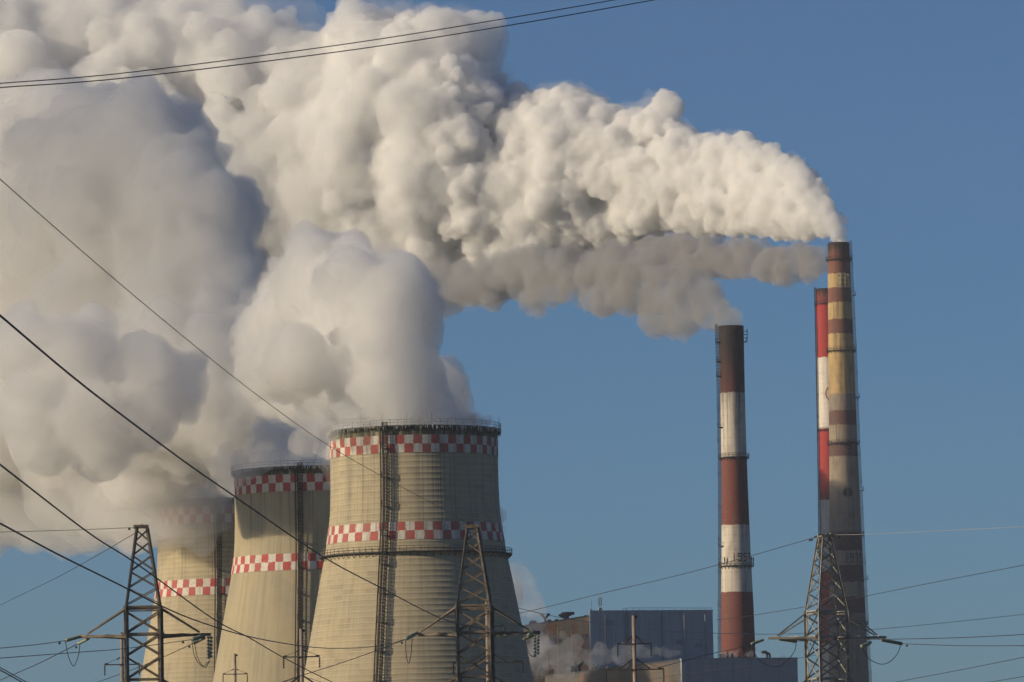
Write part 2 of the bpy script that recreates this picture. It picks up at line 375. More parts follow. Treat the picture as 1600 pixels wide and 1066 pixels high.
# ------------------------------------------------------------------ chimneys
DIG = {'1': [(.42, .62, 0, 1)], '9': [(0, .2, .5, 1), (.8, 1, 0, 1), (.2, .8, .84, 1), (.2, .8, .5, .64), (0, .8, 0, .14)], '5': [(0, .2, .5, 1), (.2, 1, .84, 1), (.2, .8, .5, .64), (.8, 1, .12, .64), (0, .8, 0, .14)],
       '3': [(.8, 1, 0, 1), (0, .8, .84, 1), (.2, .8, .46, .6), (0, .8, 0, .14)], '7': [(0, 1, .84, 1), (.55, .78, 0, .84)]}
def chimney(cx, ytop, dist, prof, stops, mseed, label, galleries, lad_phi, soot=None, streak=.5, out=.85):
    g = P(cx, ytop, dist); root = empty('chimney', (g.x, g.y, 0)); tag(root, label, 'chimney', 'tall chimneys of the power station')
    r0 = prof[0][1] * MPP(dist); zf = lambda y: P(cx, y, dist - r0).z
    tab = sorted((P(cx, y, dist).z, h * MPP(dist)) for y, h in prof); tab[0] = (0.0, tab[0][1]); rf = interp(tab); zt = zf(ytop)
    facing = math.atan2(CAM_POS.y - g.y, CAM_POS.x - g.x)
    mb = MB(); mb.lathe([(rf(z), z) for z in np.linspace(0, zt, 60)] + [(rf(zt) - .5, zt), (rf(zt) - .6, zt - 12)], 72)
    st = sorted((zf(y) if y is not None else 0.0, c) for y, c in stops)      # (lower edge of the band, colour)
    mb.build('shaft', mat_banded('chimney_paint', st, zt, 5.0, mseed, streak, soot), root, True)
    for y in galleries:
        z = P(cx, y, dist - r0).z; r = rf(z)
        gl = gallery_mesh(r, z, out, 22, .28, .9).build('gallery', M['dark_steel'], root); railing_mesh(r + out * .95, z, 1.15, 26, .09, 2).build('railing', M['dark_steel'], gl)
    for ph in lad_phi:
        ladder_mesh(rf, facing + R(ph), 4, zt + .8, .8, .75, 1.0, 11.0, .1, .25).build('ladder', M['dark_steel'], root)
    return root, rf, zf, facing, zt
def patch(mb, rf, off, a0, a1, z0, z1):
    n = 5; b = len(mb.v)
    for i in range(n + 1):
        a = a0 + (a1 - a0) * i / n
        for z in (z0, z1): mb.v.append(tuple(pt(a, rf(z) + off, z)))
    for i in range(n): mb.f.append((b + 2*i, b + 2*i + 2, b + 2*i + 3, b + 2*i + 1))
def numerals(text, rf, th0, dth, gap, z0, z1, mat, parent):
    mb = MB()
    for i, ch in enumerate(text):
        t0 = th0 + i * (dth + gap)
        for x0, x1, y0, y1 in DIG[ch]: patch(mb, rf, .05, t0 + dth * x0, t0 + dth * x1, z0 + (z1 - z0) * y0, z0 + (z1 - z0) * y1)
    return mb.build('painted_year', mat, parent)
OCH, RBR, DRK, GRY = (.50, .345, .15), (.2, .07, .05), (.085, .045, .045), (.30, .245, .185)
chR = chimney(1310, 378, 2286, [(378, 17), (450, 18.3), (547, 20.3), (692, 22), (835, 25.3), (950, 28), (1060, 31), (1350, 40)],
    [(427, (.22, .075, .05)), (450, OCH), (475, RBR), (499, OCH), (523, RBR), (618, OCH), (642, GRY), (666, (.15, .065, .055)), (692, (.34, .275, .2)), (715, (.12, .06, .055)),
     (837, GRY), (861, DRK), (885, GRY), (910, DRK), (934, GRY), (960, DRK), (None, (.2, .18, .16))], 3.0,
    'tallest chimney with weathered ochre and brown bands and a pale lattice frame', [404, 547, 692, 835, 975], (86,), (7, 5), .85)
chM = chimney(1142, 508, 1900, [(508, 20), (614, 19.5), (700, 20), (760, 20.8), (870, 23), (950, 25.5), (1030, 27), (1350, 33)],
    [(614, (.16, .05, .035)), (716, (.62, .55, .45)), (821, (.185, .05, .038)), (926, (.62, .55, .45)), (1040, (.2, .055, .042)), (1150, (.6, .54, .45)), (None, (.27, .08, .06))], 8.0,
    'shorter chimney with brown and white bands and a soot blackened top', [713.5, 883.5], (-84,), (34, 26), .6)
chW = chimney(1291.5, 450, 2800, [(450, 17), (561, 17.3), (671, 18), (783, 19), (895, 20.5), (1008, 22), (1350, 28)],
    [(473, (.20, .035, .03)), (561, (.40, .036, .03)), (671, (.74, .67, .58)), (783, (.39, .036, .032)), (895, (.7, .64, .56)), (1008, (.42, .04, .033)), (None, (.62, .57, .5))], 15.0,
    'clean red and white banded chimney half hidden behind the tallest one', [473, 671, 870], (-70,), (5, 4), .3)
# year painted on the two older shafts, ring and disc emblems, lattice frame, aerials
root, rf, zf, fc, zt = chM
numerals('1953', rf, fc + R(-17), R(17), R(6), zf(877), zf(864.3), M['paint_dark'], root)
for y in (517, 522, 527):
    for s in (-1, 1):
        mb = MB(); p = pt(fc + R(80 + 6 * s), rf(zf(y)), zf(y)); q = p * 1.0; d = Vector((p.x, p.y, 0)).normalized(); mb.bar(p, p + d * 1.25, .1); mb.bar(p + d * 1.25 + Vector((0, 0, -.5)), p + d * 1.25 + Vector((0, 0, .7)), .12)
        mb.build('aerial', M['dark_steel'], root)
for y, ph in ((533, -72), (563, -74), (586, -74), (533, 78), (666, -70), (852, -72)):
    z = zf(y); r = rf(z); mb = MB(); mb.lathe([(r, z - .2), (r + 1.15, z - .2), (r + 1.15, z), (r, z)], 8, fc + R(ph - 13), fc + R(ph + 13))
    for k in range(5):
        p = pt(fc + R(ph - 13 + 6.5 * k), r + 1.1, z); mb.bar(p, p + Vector((0, 0, 1.2)), .08)
    mb.tube([pt(fc + R(ph - 13 + 6.5 * k), r + 1.1, z + 1.2) for k in range(5)], .05, 4); mb.build('rest_platform', M['dark_steel'], root)
p = pt(fc + R(55), rf(zf(876)) + .3, zf(876)); mb = MB(); mb.tube([p - Vector((0, 0, .35)), p, p + Vector((0, 0, .35))], [.15, .38, .12], 10); mb.build('warning_lamp', M['white_lamp'], root, True)
for ph, y in ((-42, 873), (62, 868), (80, 870)):
    p = pt(fc + R(ph), rf(zf(883)) + .8, zf(883)); mb = MB(); mb.bar(p, p + Vector((0, 0, 2.8)), .16); mb.box(p + Vector((0, 0, 1.9)), (.4, .4, 1.1)); mb.build('aerial', M['dark_steel'], root)
root, rf, zf, fc, zt = chR
numerals('1975', rf, fc + R(-5), R(13.5), R(5), zf(880), zf(865.5), M['paint_navy'], root)
def on_wall(rf, fc, dx_m, z, off): 
    r = rf(z); return pt(fc + math.asin(max(-.99, min(.99, dx_m / r))), r + off, z)
mb = MB(); zc = zf(770); rr = 1.9
for s in (-1, 1):
    b = len(mb.v); ring = [on_wall(rf, fc, 1.3 + s * max(.22, rr * math.cos(a)) , zc + rr * math.sin(a), .06) for a in np.linspace(-1.45, 1.45, 12)]
    mb.v += [tuple(q) for q in ring]; mb.f.append(tuple(range(b, b + 12)) if s > 0 else tuple(range(b + 11, b - 1, -1)))
mb.build('painted_disc', M['paint_navy'], root)
mb = MB(); z0, z1 = zf(449), zf(427.5); xs = [-.9, .5, 1.9, 3.1]
for x in xs: mb.bar(on_wall(rf, fc, x, z0, .9), on_wall(rf, fc, x, z1, .9), .22)
for k in range(4):
    z = z0 + (z1 - z0) * k / 3
    for a, b in zip(xs[:-1], xs[1:]): mb.bar(on_wall(rf, fc, a, z, .9), on_wall(rf, fc, b, z, .9), .2)
for x in (-.9, 3.1):
    for z in (z0 + .6, z1 - .6): mb.bar(on_wall(rf, fc, x, z, 0), on_wall(rf, fc, x, z, .9), .18)
mb.build('lattice_frame', M['cream'], root)
for y in (460, 620, 766, 905):
    z = zf(y); r = rf(z); mb = MB(); mb.lathe([(r, z - .25), (r + 1.7, z - .25), (r + 1.7, z), (r, z)], 6, fc + R(74), fc + R(98))
    for k in range(4):
        p = pt(fc + R(74 + 8 * k), r + 1.65, z); mb.bar(p, p + Vector((0, 0, 1.3)), .1)
    mb.tube([pt(fc + R(74 + 8 * k), r + 1.65, z + 1.3) for k in range(4)], .06, 4); mb.build('rest_platform', M['dark_steel'], root)
root, rf, zf, fc, zt = chW
mb = MB(); zc = zf(615); ra, rb = 4.2, 3.65; b = len(mb.v)
for k in range(49):
    a = 2 * math.pi * k / 48
    for q in (ra, rb): mb.v.append(tuple(on_wall(rf, fc, 2.3 + q * math.cos(a), zc + q * math.sin(a), .06)))
for k in range(48): mb.f.append((b + 2*k, b + 2*k + 2, b + 2*k + 3, b + 2*k + 1))
mb.build('painted_ring', M['paint_red'], root)

# ------------------------------------------------------------------ boiler house and low hall
ROT = R(17.5)
def building(cx, cy_, dist, len_px, side_len, deep, label, name, hside, fmat, smat, slab):
    c = P(cx, cy_, dist); root = empty(name, (c.x, c.y, 0), ROT); tag(root, label, 'building')
    h = c.z; hs = P(cx, hside, dist).z
    L = 20.0
    for _ in range(20):
        D = dist + L * math.sin(ROT); L = (P(len_px, cy_, D).x - c.x) / math.cos(ROT)
    mb = MB(); mb.box((L / 2, slab / 2, h / 2), (L, slab, h)); mb.box((L / 2, slab / 2, h + .15), (L + .3, slab + .3, .3)); mb.build('front_wall', fmat, root)
    mb = MB(); mb.box((L / 2 + .15, slab + side_len / 2, hs / 2), (L - .5, side_len, hs)); mb.build('side_wall', smat, root)
    mb = MB(); mb.box((L / 2 + .15, slab + side_len / 2, hs + .2), (L - .1, side_len + .4, .4)); mb.build('roof', M['cap_dark'], root)
    return root, L, h, hs
navy = mat_panels('navy_cladding', ((.33, .375, .41), (.35, .395, .43)), 6.2, 1.2, 1.0)
navy2 = mat_panels('navy_cladding_low', ((.30, .335, .37), (.32, .355, .39)), 5.2, 1.2, 4.0)
GB, TB = (.15, .155, .15), (.33, .26, .17)
side1 = mat_panels('faded_side_cladding', ((.29, .22, .165), (.22, .175, .14)), 7.0, 3.2, 2.0, [(0, (.24, .19, .15)), (42, (.28, .21, .16)), (52, (.27, .18, .135)), (60, (.28, .21, .16)), (66, GB), (74, TB)], .7)
side2 = mat_panels('tan_side_cladding', ((.115, .105, .092), (.09, .084, .075)), 9.0, 3.0, 7.0, [(0, (.11, .1, .085)), (50, (.12, .108, .09)), (58, (.09, .09, .09)), (60, (.125, .112, .095))], .35)
b1, L1, h1, hs1 = building(922, 955.5, 1800, 1113.5, 150, 0, 'tall blue grey boiler house with a rust stained sunlit side and roof vents', 'boiler_house', 963, navy, side1, 1.2)
b2, L2, h2, hs2 = building(1065, 1030.5, 1650, 1246, 130, 0, 'low blue grey hall with goose neck vents, in front of the boiler house', 'turbine_hall', 1031.5, navy2, side2, 1.2)
def local(o, p):
    return Matrix.Rotation(-o.rotation_euler[2], 3, 'Z') @ (Vector(p) - Vector(o.location))
# dark recessed strips and windows of the front wall
for x, w in ((18.3 * L1 / 60 + 1.0, 1.6),):
    pass
for px0, px1 in ((974, 981.5), (1032, 1034.5)):
    x0 = (px0 - 922) / (1113.5 - 922) * L1; x1 = (px1 - 922) / (1113.5 - 922) * L1
    mb = MB(); mb.box(((x0 + x1) / 2, -.12, h1 / 2), (x1 - x0, .2, h1 - .6)); mb.build('pilaster', mat_panels('dark_strip', ((.2, .235, .28), (.21, .245, .29)), 3, 1.2, 5.0), b1)
x0 = (974 - 922) / 191.5 * L1
mb = MB()
for dx in (.2, 1.2): mb.bar((x0 + dx, .5, h1), (x0 + dx, .5, h1 + 1.1), .14)
mb.bar((x0 - .1, .5, h1 + .9), (x0 + 1.5, .5, h1 + .9), .1); mb.build('roof_hatch_rail', M['rail_steel'], b1)
x0 = (938.5 - 922) / 191.5 * L1; mb = MB(); mb.box((x0, .7, h1 + .6), (1.1, .9, 1.1)); mb.bar((x0, .7, h1 + 1), (x0, .7, h1 + 2.3), .16)
for dx, zb, zz in ((-.55, 2.0, 4.3), (.0, 2.2, 4.8), (.55, 2.0, 4.4)):
    mb.bar((x0 + dx * .5, .7, h1 + zb - .3), (x0 + dx, .7, h1 + zb), .12); mb.bar((x0 + dx, .7, h1 + zb), (x0 + dx, .7, h1 + zz), .2)
mb.build('aerial_cluster', mat_steel('aerial_grey', (.34, .36, .36), (.28, .28, .28), 1), b1)
x0 = (925.5 - 922) / 191.5 * L1; mb = MB(); mb.bar((x0, .6, h1), (x0, .6, h1 + 3.4), .07); mb.box((x0 - .2, .6, h1 + .6), (.7, .3, .2)); mb.build('whip_aerial', M['dark_steel'], b1)
def side_at(b, cx, cyy, dist, px, hs, back=0.0):
    """distance along the side wall (local y) seen at photo column px, and the local point"""
    lo, hi = 0.0, 260.0
    for _ in range(40):
        m = (lo + hi) / 2; w = Vector(b.location) + Matrix.Rotation(ROT, 3, 'Z') @ Vector((0.2 + back, m, hs))
        d = CAM_M.transposed() @ (w - CAM_POS); x = 800 + F_PX * d.x / -d.z
        if x > px: lo = m
        else: hi = m
    return lo
def drum_vent(parent, x, y, z, s, name='roof_ventilator'):
    mb = MB(); mb.lathe([(s * .42, 0), (s * .42, s * .5), (s * .75, s * .6), (s * .8, s * 1.0), (s * .55, s * 1.12), (.01, s * 1.15)], 14); mb.box((s * .5, 0, s * .95), (s * 1.3, s * .8, s * .42)); mb.bar((-s * .2, 0, s * .3), (-s * 1.1, 0, s * .75), s * .3)
    for i, p in enumerate(mb.v): mb.v[i] = (p[0] + x, p[1] + y, p[2] + z)
    return mb.build(name, M['cap_dark'], parent)
def y_vent(parent, x, y, z, s, name='forked_vent'):
    mb = MB(); mb.bar((x, y, z), (x, y, z + s * .6), s * .24)
    for q in (-1, 1): mb.bar((x, y, z + s * .55), (x + q * s * .42, y, z + s * .95), s * .24); mb.bar((x + q * s * .42, y, z + s * .9), (x + q * s * .42, y, z + s * 1.15), s * .34)
    return mb.build(name, M['cap_dark'], parent)
yy = side_at(b1, 922, 955.5, 1800, 888, hs1, 3); drum_vent(b1, 2.5, yy, hs1 + .3, 2.2)
yy = side_at(b1, 922, 955.5, 1800, 853, hs1, 1.5); y_vent(b1, 1.5, yy, hs1 + .3, 2.6)
for px, s in ((859, .9), (871, .7), (916, .55), (834, 1.4)):
    yy = side_at(b1, 922, 955.5, 1800, px, hs1, 1.2); mb = MB(); mb.lathe([(s * 1.0, 0), (s * 1.0, s * .5), (s * .6, s * .95), (.01, s * 1.05)], 12)
    for i, p in enumerate(mb.v): mb.v[i] = (p[0] + 1.2, p[1] + yy, p[2] + hs1 + .2)
    mb.build('mushroom_vent', M['cap_dark'], b1)
# window strips, red patch and pale drain pipes of the sunlit side
def side_patch(b, cxy, px0, px1, z0, z1, off, name, mat, hs):
    ya = side_at(b, *cxy, px0, (z0 + z1) / 2); yb = side_at(b, *cxy, px1, (z0 + z1) / 2)
    mb = MB(); mb.box((.4 - off, (ya + yb) / 2, (z0 + z1) / 2), (.3, abs(yb - ya), z1 - z0)); return mb.build(name, mat, b)
C1 = (922, 955.5, 1800); win = mat_steel('grimy_window', (.10, .115, .13), (.16, .16, .16), .4, .35)
zz = lambda y: P(922, y, 1830).z
side_patch(b1, C1, 904, 890, zz(1012), zz(1004), .03, 'red_panel', mat_steel('red_cladding', (.26, .09, .07), (.2, .1, .08), .3), hs1)
side_patch(b1, C1, 868, 854, zz(988), zz(973), .03, 'orange_panel', mat_steel('orange_cladding', (.42, .2, .09), (.34, .18, .1), .3), hs1)
for px in (897, 875, 859):
    side_patch(b1, C1, px, px - 1.0, 10, zz(978), .12, 'drain_pipe', M['cream'], hs1)
for y0, y1 in ((1002, 996), (1024, 1019), (1042, 1037)):
    for px in (917, 909, 885, 868, 848, 838):
        side_patch(b1, C1, px, px - 5, zz(y0), zz(y1), .02, 'window_strip', win, hs1)
# small fittings of the navy front wall
fx = lambda px: (px - 922) / 191.5 * L1; hz = lambda y: P(922, y, 1800).z
for px, w in ((945, .35), (1068, .3), (1101, .4)):
    mb = MB(); mb.tube([(fx(px), -.25, 4), (fx(px), -.25, h1 - 1.2)], w / 2, 8); mb.build('down_pipe', mat_steel('pipe_grey', (.24, .27, .3), (.28, .3, .32), .6), b1)
for px, y, w, h in ((953, 972, 2.0, 1.2), (1060, 1004, 2.2, 1.4), (1090, 1010, 2.4, 1.2)):
    mb = MB()
    for k in range(5): mb.box((fx(px), -.08, hz(y) - h / 2 + h * (k + .5) / 5), (w, .16, h / 5 * .62))
    mb.build('louvre_grille', mat_steel('louvre_dark', (.22, .25, .28), (.25, .28, .3), .8), b1)
mb = MB(); n_ = 14
for k in range(n_ + 1):
    x = fx(980) + (fx(1112) - fx(980)) * k / n_; mb.bar((x, .5, h1 + .25), (x, .5, h1 + 1.15), .07)
mb.bar((fx(980), .5, h1 + 1.15), (fx(1112), .5, h1 + 1.15), .06); mb.bar((fx(980), .5, h1 + .75), (fx(1112), .5, h1 + .75), .05); mb.build('roof_railing', M['dark_steel'], b1)
# vents of the low hall
C2 = (1065, 1030.5, 1650)
def front_x(px): return (px - 1065) / (1246 - 1065) * L2
for px, hgt, w in ((1131, 1.8, .3), (1142, 2.6, .45), (1149.5, 2.0, .5), (1160.5, 2.3, .3)):
    mb = MB(); mb.tube([(front_x(px), 3, hs2), (front_x(px), 3, hs2 + hgt)], w * .6, 8); mb.build('roof_pipe', M['cap_dark'], b2)
for px, sc in ((1203, 1.0), (1207.5, .8)):
    x = front_x(px); pts = [(x, 2.5, hs2), (x, 2.5, hs2 + 1.6 * sc)] + [(x - .75 * sc * (1 - math.cos(a)), 2.5, hs2 + 1.6 * sc + .75 * sc * math.sin(a)) for a in np.linspace(.2, 2.6, 8)]
    mb = MB(); mb.tube(pts, [.38 * sc] * 8 + [.5 * sc, .6 * sc], 10); mb.build('goose_neck_vent', M['cap_dark'], b2)
x = front_x(1225); mb = MB(); mb.tube([(x + .5 * math.cos(a), 1, hs2 + .55 + .5 * math.sin(a)) for a in np.linspace(0, 2 * math.pi, 14)[:-1]], .05, 5, True); mb.build('cable_coil', M['dark_steel'], b2)
for px, s in ((905, 3.0), (842, 2.6), (932, 1.6)):
    yy = side_at(b2, 1065, 1030.5, 1650, px, hs2, 2); y_vent(b2, 2, yy, hs2 + .3, s)
    mb = MB(); mb.box((2, yy + s * 1.6, hs2 + s * .35 + .3), (s * 1.1, s * 1.5, s * .7)); mb.build('vent_housing', M['cap_dark'], b2)

# ------------------------------------------------------------------ lattice pylons
PD = 520.0
zy = lambda y: P(222, y, PD).z
def pylon_parts(ms, ms2):
    """children of one pylon in its own frame (x along the crossarms)"""
    out = []; a = 1.56; zt, zk, zc, zl = zy(825), zy(950), zy(992.5), zy(1063); tp = .47
    cor = ((-1, -1), (1, -1), (1, 1), (-1, 1))
    lvl = [0.0, zl * .22, zl * .42, zl * .6, zl * .78]
    for sx, sy in cor:
        mb = MB(); mb.angle((a * sx, a * sy, 0), (a * sx, a * sy, zk), .25, .045, -sx, -sy, (0, sy, 0)); mb.angle((a * sx, a * sy, zk), (tp * sx, tp * sy, zt), .17, .035, -sx, -sy, (0, sy, 0)); out.append(('leg', mb, ms2))
    mb = MB()
    def faces(z0, r0, z1, r1, w):
        for i in range(4):
            (ax, ay), (bx, by) = cor[i], cor[(i + 1) % 4]; k = .05
            mb.angle((r0 * ax, r0 * ay, z0), (r1 * bx, r1 * by, z1), w, None, 1, 1); mb.angle((r0 * bx * (1 + k), r0 * by * (1 + k), z0), (r1 * ax * (1 + k), r1 * ay * (1 + k), z1), w, None, 1, 1)
    zs = [zy(946), zy(919), zy(893), zy(868), zy(847), zy(828)]; rr = lambda z: a + (tp - a) * (z - zk) / (zt - zk)
    for z0, z1 in zip(zs[:-1], zs[1:]): faces(z0, rr(z0), z1 - .08, rr(z1), .085)
    out.append(('peak_bracing', mb, ms)); mb = MB()
    zs = [zy(955), zy(990.5), zy(1026), zy(1062)]
    for z1, z0 in zip(zs[:-1], zs[1:]): faces(z0, a, z1 - .1, a, .125)
    q = np.linspace(0, zl, 5)
    for z0, z1 in zip(q[:-1], q[1:]): faces(z0 + .1, a, z1 - .1, a, .16)
    for z, w in ((zk, .14), (zk - .25, .1), (zl, .14), (zc, .16)):
        for i in range(4):
            (ax, ay), (bx, by) = cor[i], cor[(i + 1) % 4]; mb.angle((a * ax, a * ay, z), (a * bx, a * by, z), w)
    out.append(('body_bracing', mb, ms)); mb = MB()
    for z, s in ((zc, .36), (zk, .24), (zl, .3)):
        for sx, sy in cor:
            mb = MB(); mb.box((a * sx, a * sy + sy * .03, z), (s * 1.9, .05, s)); mb.box((a * sx, a * sy + sy * .04, z), (s * .9, .05, s * 1.9)); out.append(('gusset_plate', mb, ms2))
    mb = MB()
    mb.box((0, 0, zt + .06), (tp * 2 + .25, tp * 2 + .25, .16)); mb.bar((-.8, -.1, zt + .2), (.6, -.1, zt + .2), .16); mb.tube([(-.35, -tp, zt), (0, -tp, zt + .28), (.35, -tp, zt)], .07, 6); out.append(('cap', mb, ms))
    for zz_, hl, zb, bl in ((zc, 6.15, zk - .1, 5.1), (zy(1118), 9.0, zl, 7.4)):
        for s in (-1, 1):
            mb = MB()
            for sy in (-1, 1):
                mb.angle((a * s, a * sy, zz_), (hl * s, .12 * sy, zz_), .16, .035, 1, -1); mb.angle((a * s, a * sy, zz_ - .3), (bl * s, .35 * sy, zz_ - .08), .11, .03, 1, 1)
                mb.angle((a * s, a * sy, zb), (bl * s, .3 * sy, zz_ + .12), .115, .03, 1, 1)
            for k in range(5):
                f0, f1 = k / 5, (k + 1) / 5; sg = 1 if k % 2 else -1
                p = Vector((a * s, a * sg, zz_)).lerp(Vector((hl * s, .12 * sg, zz_)), f0); qv = Vector((a * s, -a * sg, zz_)).lerp(Vector((hl * s, -.12 * sg, zz_)), f1); mb.angle(p, qv, .08)
            out.append(('crossarm', mb, ms))
    return out
def pylon(px, ytop, dist, rz, label, ms, ms2):
    g = P(px, ytop, dist); root = empty('lattice_pylon', (g.x, g.y, 0), R(rz)); tag(root, label, 'pylon', 'lattice pylons in front of the power station')
    for nm, mb, mt in pylon_parts(ms, ms2): mb.build(nm, mt, root)
    return root
def ins_mesh(a, b, r=.15, pitch=.17):
    mb = MB(); a, b = Vector(a), Vector(b); L = (b - a).length; n = max(4, int(L / pitch)); pts, rad = [], []
    for i in range(n):
        for f, q in ((.05, .3), (.3, 1.0), (.62, .92), (.78, .3)):
            pts.append(a.lerp(b, (i + f) / n)); rad.append(r * q)
    mb.tube(pts, rad, 10); return mb
def cat(pts, n=12):
    """smooth curve through points"""
    pts = [Vector(p) for p in pts]; out = []
    for i in range(len(pts) - 1):
        p0 = pts[i - 1] if i else pts[0] * 2 - pts[1]; p1, p2 = pts[i], pts[i + 1]; p3 = pts[i + 2] if i + 2 < len(pts) else pts[-1] * 2 - pts[-2]
        for k in range(n):
            t_ = k / n; out.append(.5 * ((2 * p1) + (p2 - p0) * t_ + (2 * p0 - 5 * p1 + 4 * p2 - p3) * t_ * t_ + (3 * p1 - p0 - 3 * p2 + p3) * t_ ** 3))
    out.append(pts[-1]); return out
def rig(root, dist, strings, jumpers, hang):
    L = lambda px, py, d=0.0: local(root, P(px, py, dist + d))
    for (x0, y0), (x1, y1), d, r in strings:
        ins_mesh(L(x0, y0), L(x1, y1, d), r).build('insulator_string', M['glass'], root, True)
    for (x0, y0), (x1, y1) in hang:
        o = ins_mesh(L(x0, y0), L(x1, y1), .16, .3).build('insulator_string', M['glass'], root, True)
    for pts in jumpers:
        mb = MB(); mb.tube(cat([L(*q) for q in pts], 8), .035, 6); mb.build('jumper_cable', M['rubber'], root, True)
pyL = pylon(222, 824, 520, 3, 'brown lattice pylon in front of the rear cooling towers, its left arm against open sky', M['galv'], M['galv_grey'])
rig(pyL, 520, [((129, 993.5), (103, 1001), -2, .17), ((138, 998), (122, 1006), 3, .15), ((319, 993), (300, 999.5), -2, .19), ((319, 997), (303, 1005), 3, .15), ((216, 823.5), (209, 824.5), -1, .13)],
    [[(102, 1002, -2), (107, 1026, -1), (115, 1041, 0), (122, 1026, 1), (125, 1008, 3)], [(300, 1001, -2), (304, 1025, -1), (316, 1041, 0), (327, 1033, 0)], [(304, 1006, 3), (309, 1028, 1), (320, 1043, .4), (328, 1032, 0)]],
    [((326, 994), (326, 1031)), ((330, 994), (329.5, 1029))])
pyM = pylon(738, 824, 530, -2, 'olive brown lattice pylon standing in front of the nearest cooling tower', M['galv'], M['galv_grey'])
rig(pyM, 530, [((652, 989), (637, 997), -4, .16), ((648, 992), (634, 999), 4, .15), ((834, 987), (826, 992), -3, .16), ((832, 993), (819, 999), 4, .16)],
    [[(633.5, 1001, 4), (635, 1026, 2), (638.5, 1036.5, 0), (642, 1024, -2), (644, 998, -4)], [(821, 1002, 4), (824, 1015, 2), (829, 1024, 1), (837, 1027, 0)]], [((836, 990), (836, 1027)), ((841, 988), (840.5, 1024))])
pyR = pylon(1289, 838, 556, 18.4, 'pale lattice pylon seen at an angle in front of the two tallest chimneys', M['galv_pale'], M['galv_pale'])
rig(pyR, 556, [((1192, 1000), (1174, 1006.5), -2, .15), ((1217, 998.5), (1244, 1002.5), 3, .17), ((1378, 1000), (1409, 1006), 3, .18), ((1360, 1004), (1346, 1010), -3, .17), ((1276, 838), (1271, 840), -1, .1), ((1297, 834.5), (1303, 836), 1, .14)],
    [[(1244, 1004, 3), (1242, 1016, 2), (1232, 1030, 0), (1214, 1042, -1), (1192, 1036, -1), (1178, 1020, -2), (1174, 1009, -2)], [(1407, 1008, 3), (1403, 1020, 2), (1392, 1033, 1), (1378, 1038, 0), (1363, 1033, -1), (1353, 1024, -2), (1348, 1012, -3)]], [])

# ------------------------------------------------------------------ concrete line poles
def line_pole(px, ytop, dist, wpx, arms, label):
    g = P(px, ytop, dist); root = empty('line_pole', (g.x, g.y, 0)); tag(root, label, 'power pole', 'concrete line poles'); m = MPP(dist); r = wpx * m / 2
    mb = MB(); mb.tube([(0, 0, 0), (0, 0, g.z * .5), (0, 0, g.z)], [r * 1.3, r * 1.12, r * .94], 14); mb.build('shaft', M['concrete_pole'], root, True)
    mb = MB(); mb.tube([(0, 0, g.z), (0, 0, g.z + .12)], r * .6, 10); mb.box((r * 1.2, 0, g.z - .15), (.3, .14, .3)); mb.build('cap', M['dark_steel'], root)
    for y, half, brace, ins in arms:
        z = P(px, y, dist).z; h = half * m; mb = MB()
        for sy in (-1, 1): mb.bar((-h, sy * .05, z), (-r, sy * (r + .04), z), .13, .11); mb.bar((r, sy * (r + .04), z), (h, sy * .05, z), .13, .11); mb.bar((-r, sy * (r + .05), z), (r, sy * (r + .05), z), .12, .1)
        for s in (-1, 1):
            if brace > 11: mb.bar((s * r, 0, z + brace * m), (s * h * .54, 0, z + .05), .2, .16)
            else: mb.bar((s * r, 0, z + brace * m), (s * h * .3, 0, z + brace * m * .72), .13)
            mb.bar((s * r, 0, z + brace * m * .98), (s * h * .97, 0, z + .06), .04); mb.bar((s * h * .8, 0, z + .14), (s * h * 1.02, 0, z + .04), .16)
        mb.build('crossarm', M['dark_steel'], root)
        for s in (-1, 1):
            if ins: ins_mesh((s * h, 0, z - .08), (s * h, 0, z - ins * m), .11, .16).build('insulator_string', M['rubber'], root, True)
    return root
line_pole(190, 990, 600, 5.6, [(1038.5, 27, 11, 17), (1085, 45, 14, 0)], 'concrete pole just left of and behind the brown pylon leg')
line_pole(367, 1022.5, 850, 4.2, [(1053.5, 19, 8, 15)], 'smallest concrete pole, in front of the smooth cooling tower')
line_pole(470.5, 983, 580, 6.0, [(1026.5, 28, 11, 18), (1073, 48, 16, 0)], 'concrete pole between the smooth cooling tower and the nearest one')
line_pole(760.5, 937, 585, 5.6, [(979, 27.5, 11, 18), (1035.5, 54, 16, 18)], 'pale concrete pole rising inside the frame of the middle pylon')
line_pole(990, 962, 610, 6.2, [(1006.3, 26, 12, 20), (1046.5, 45, 16, 22)], 'tan concrete pole with two dark crossarms in front of the blue grey boiler house')

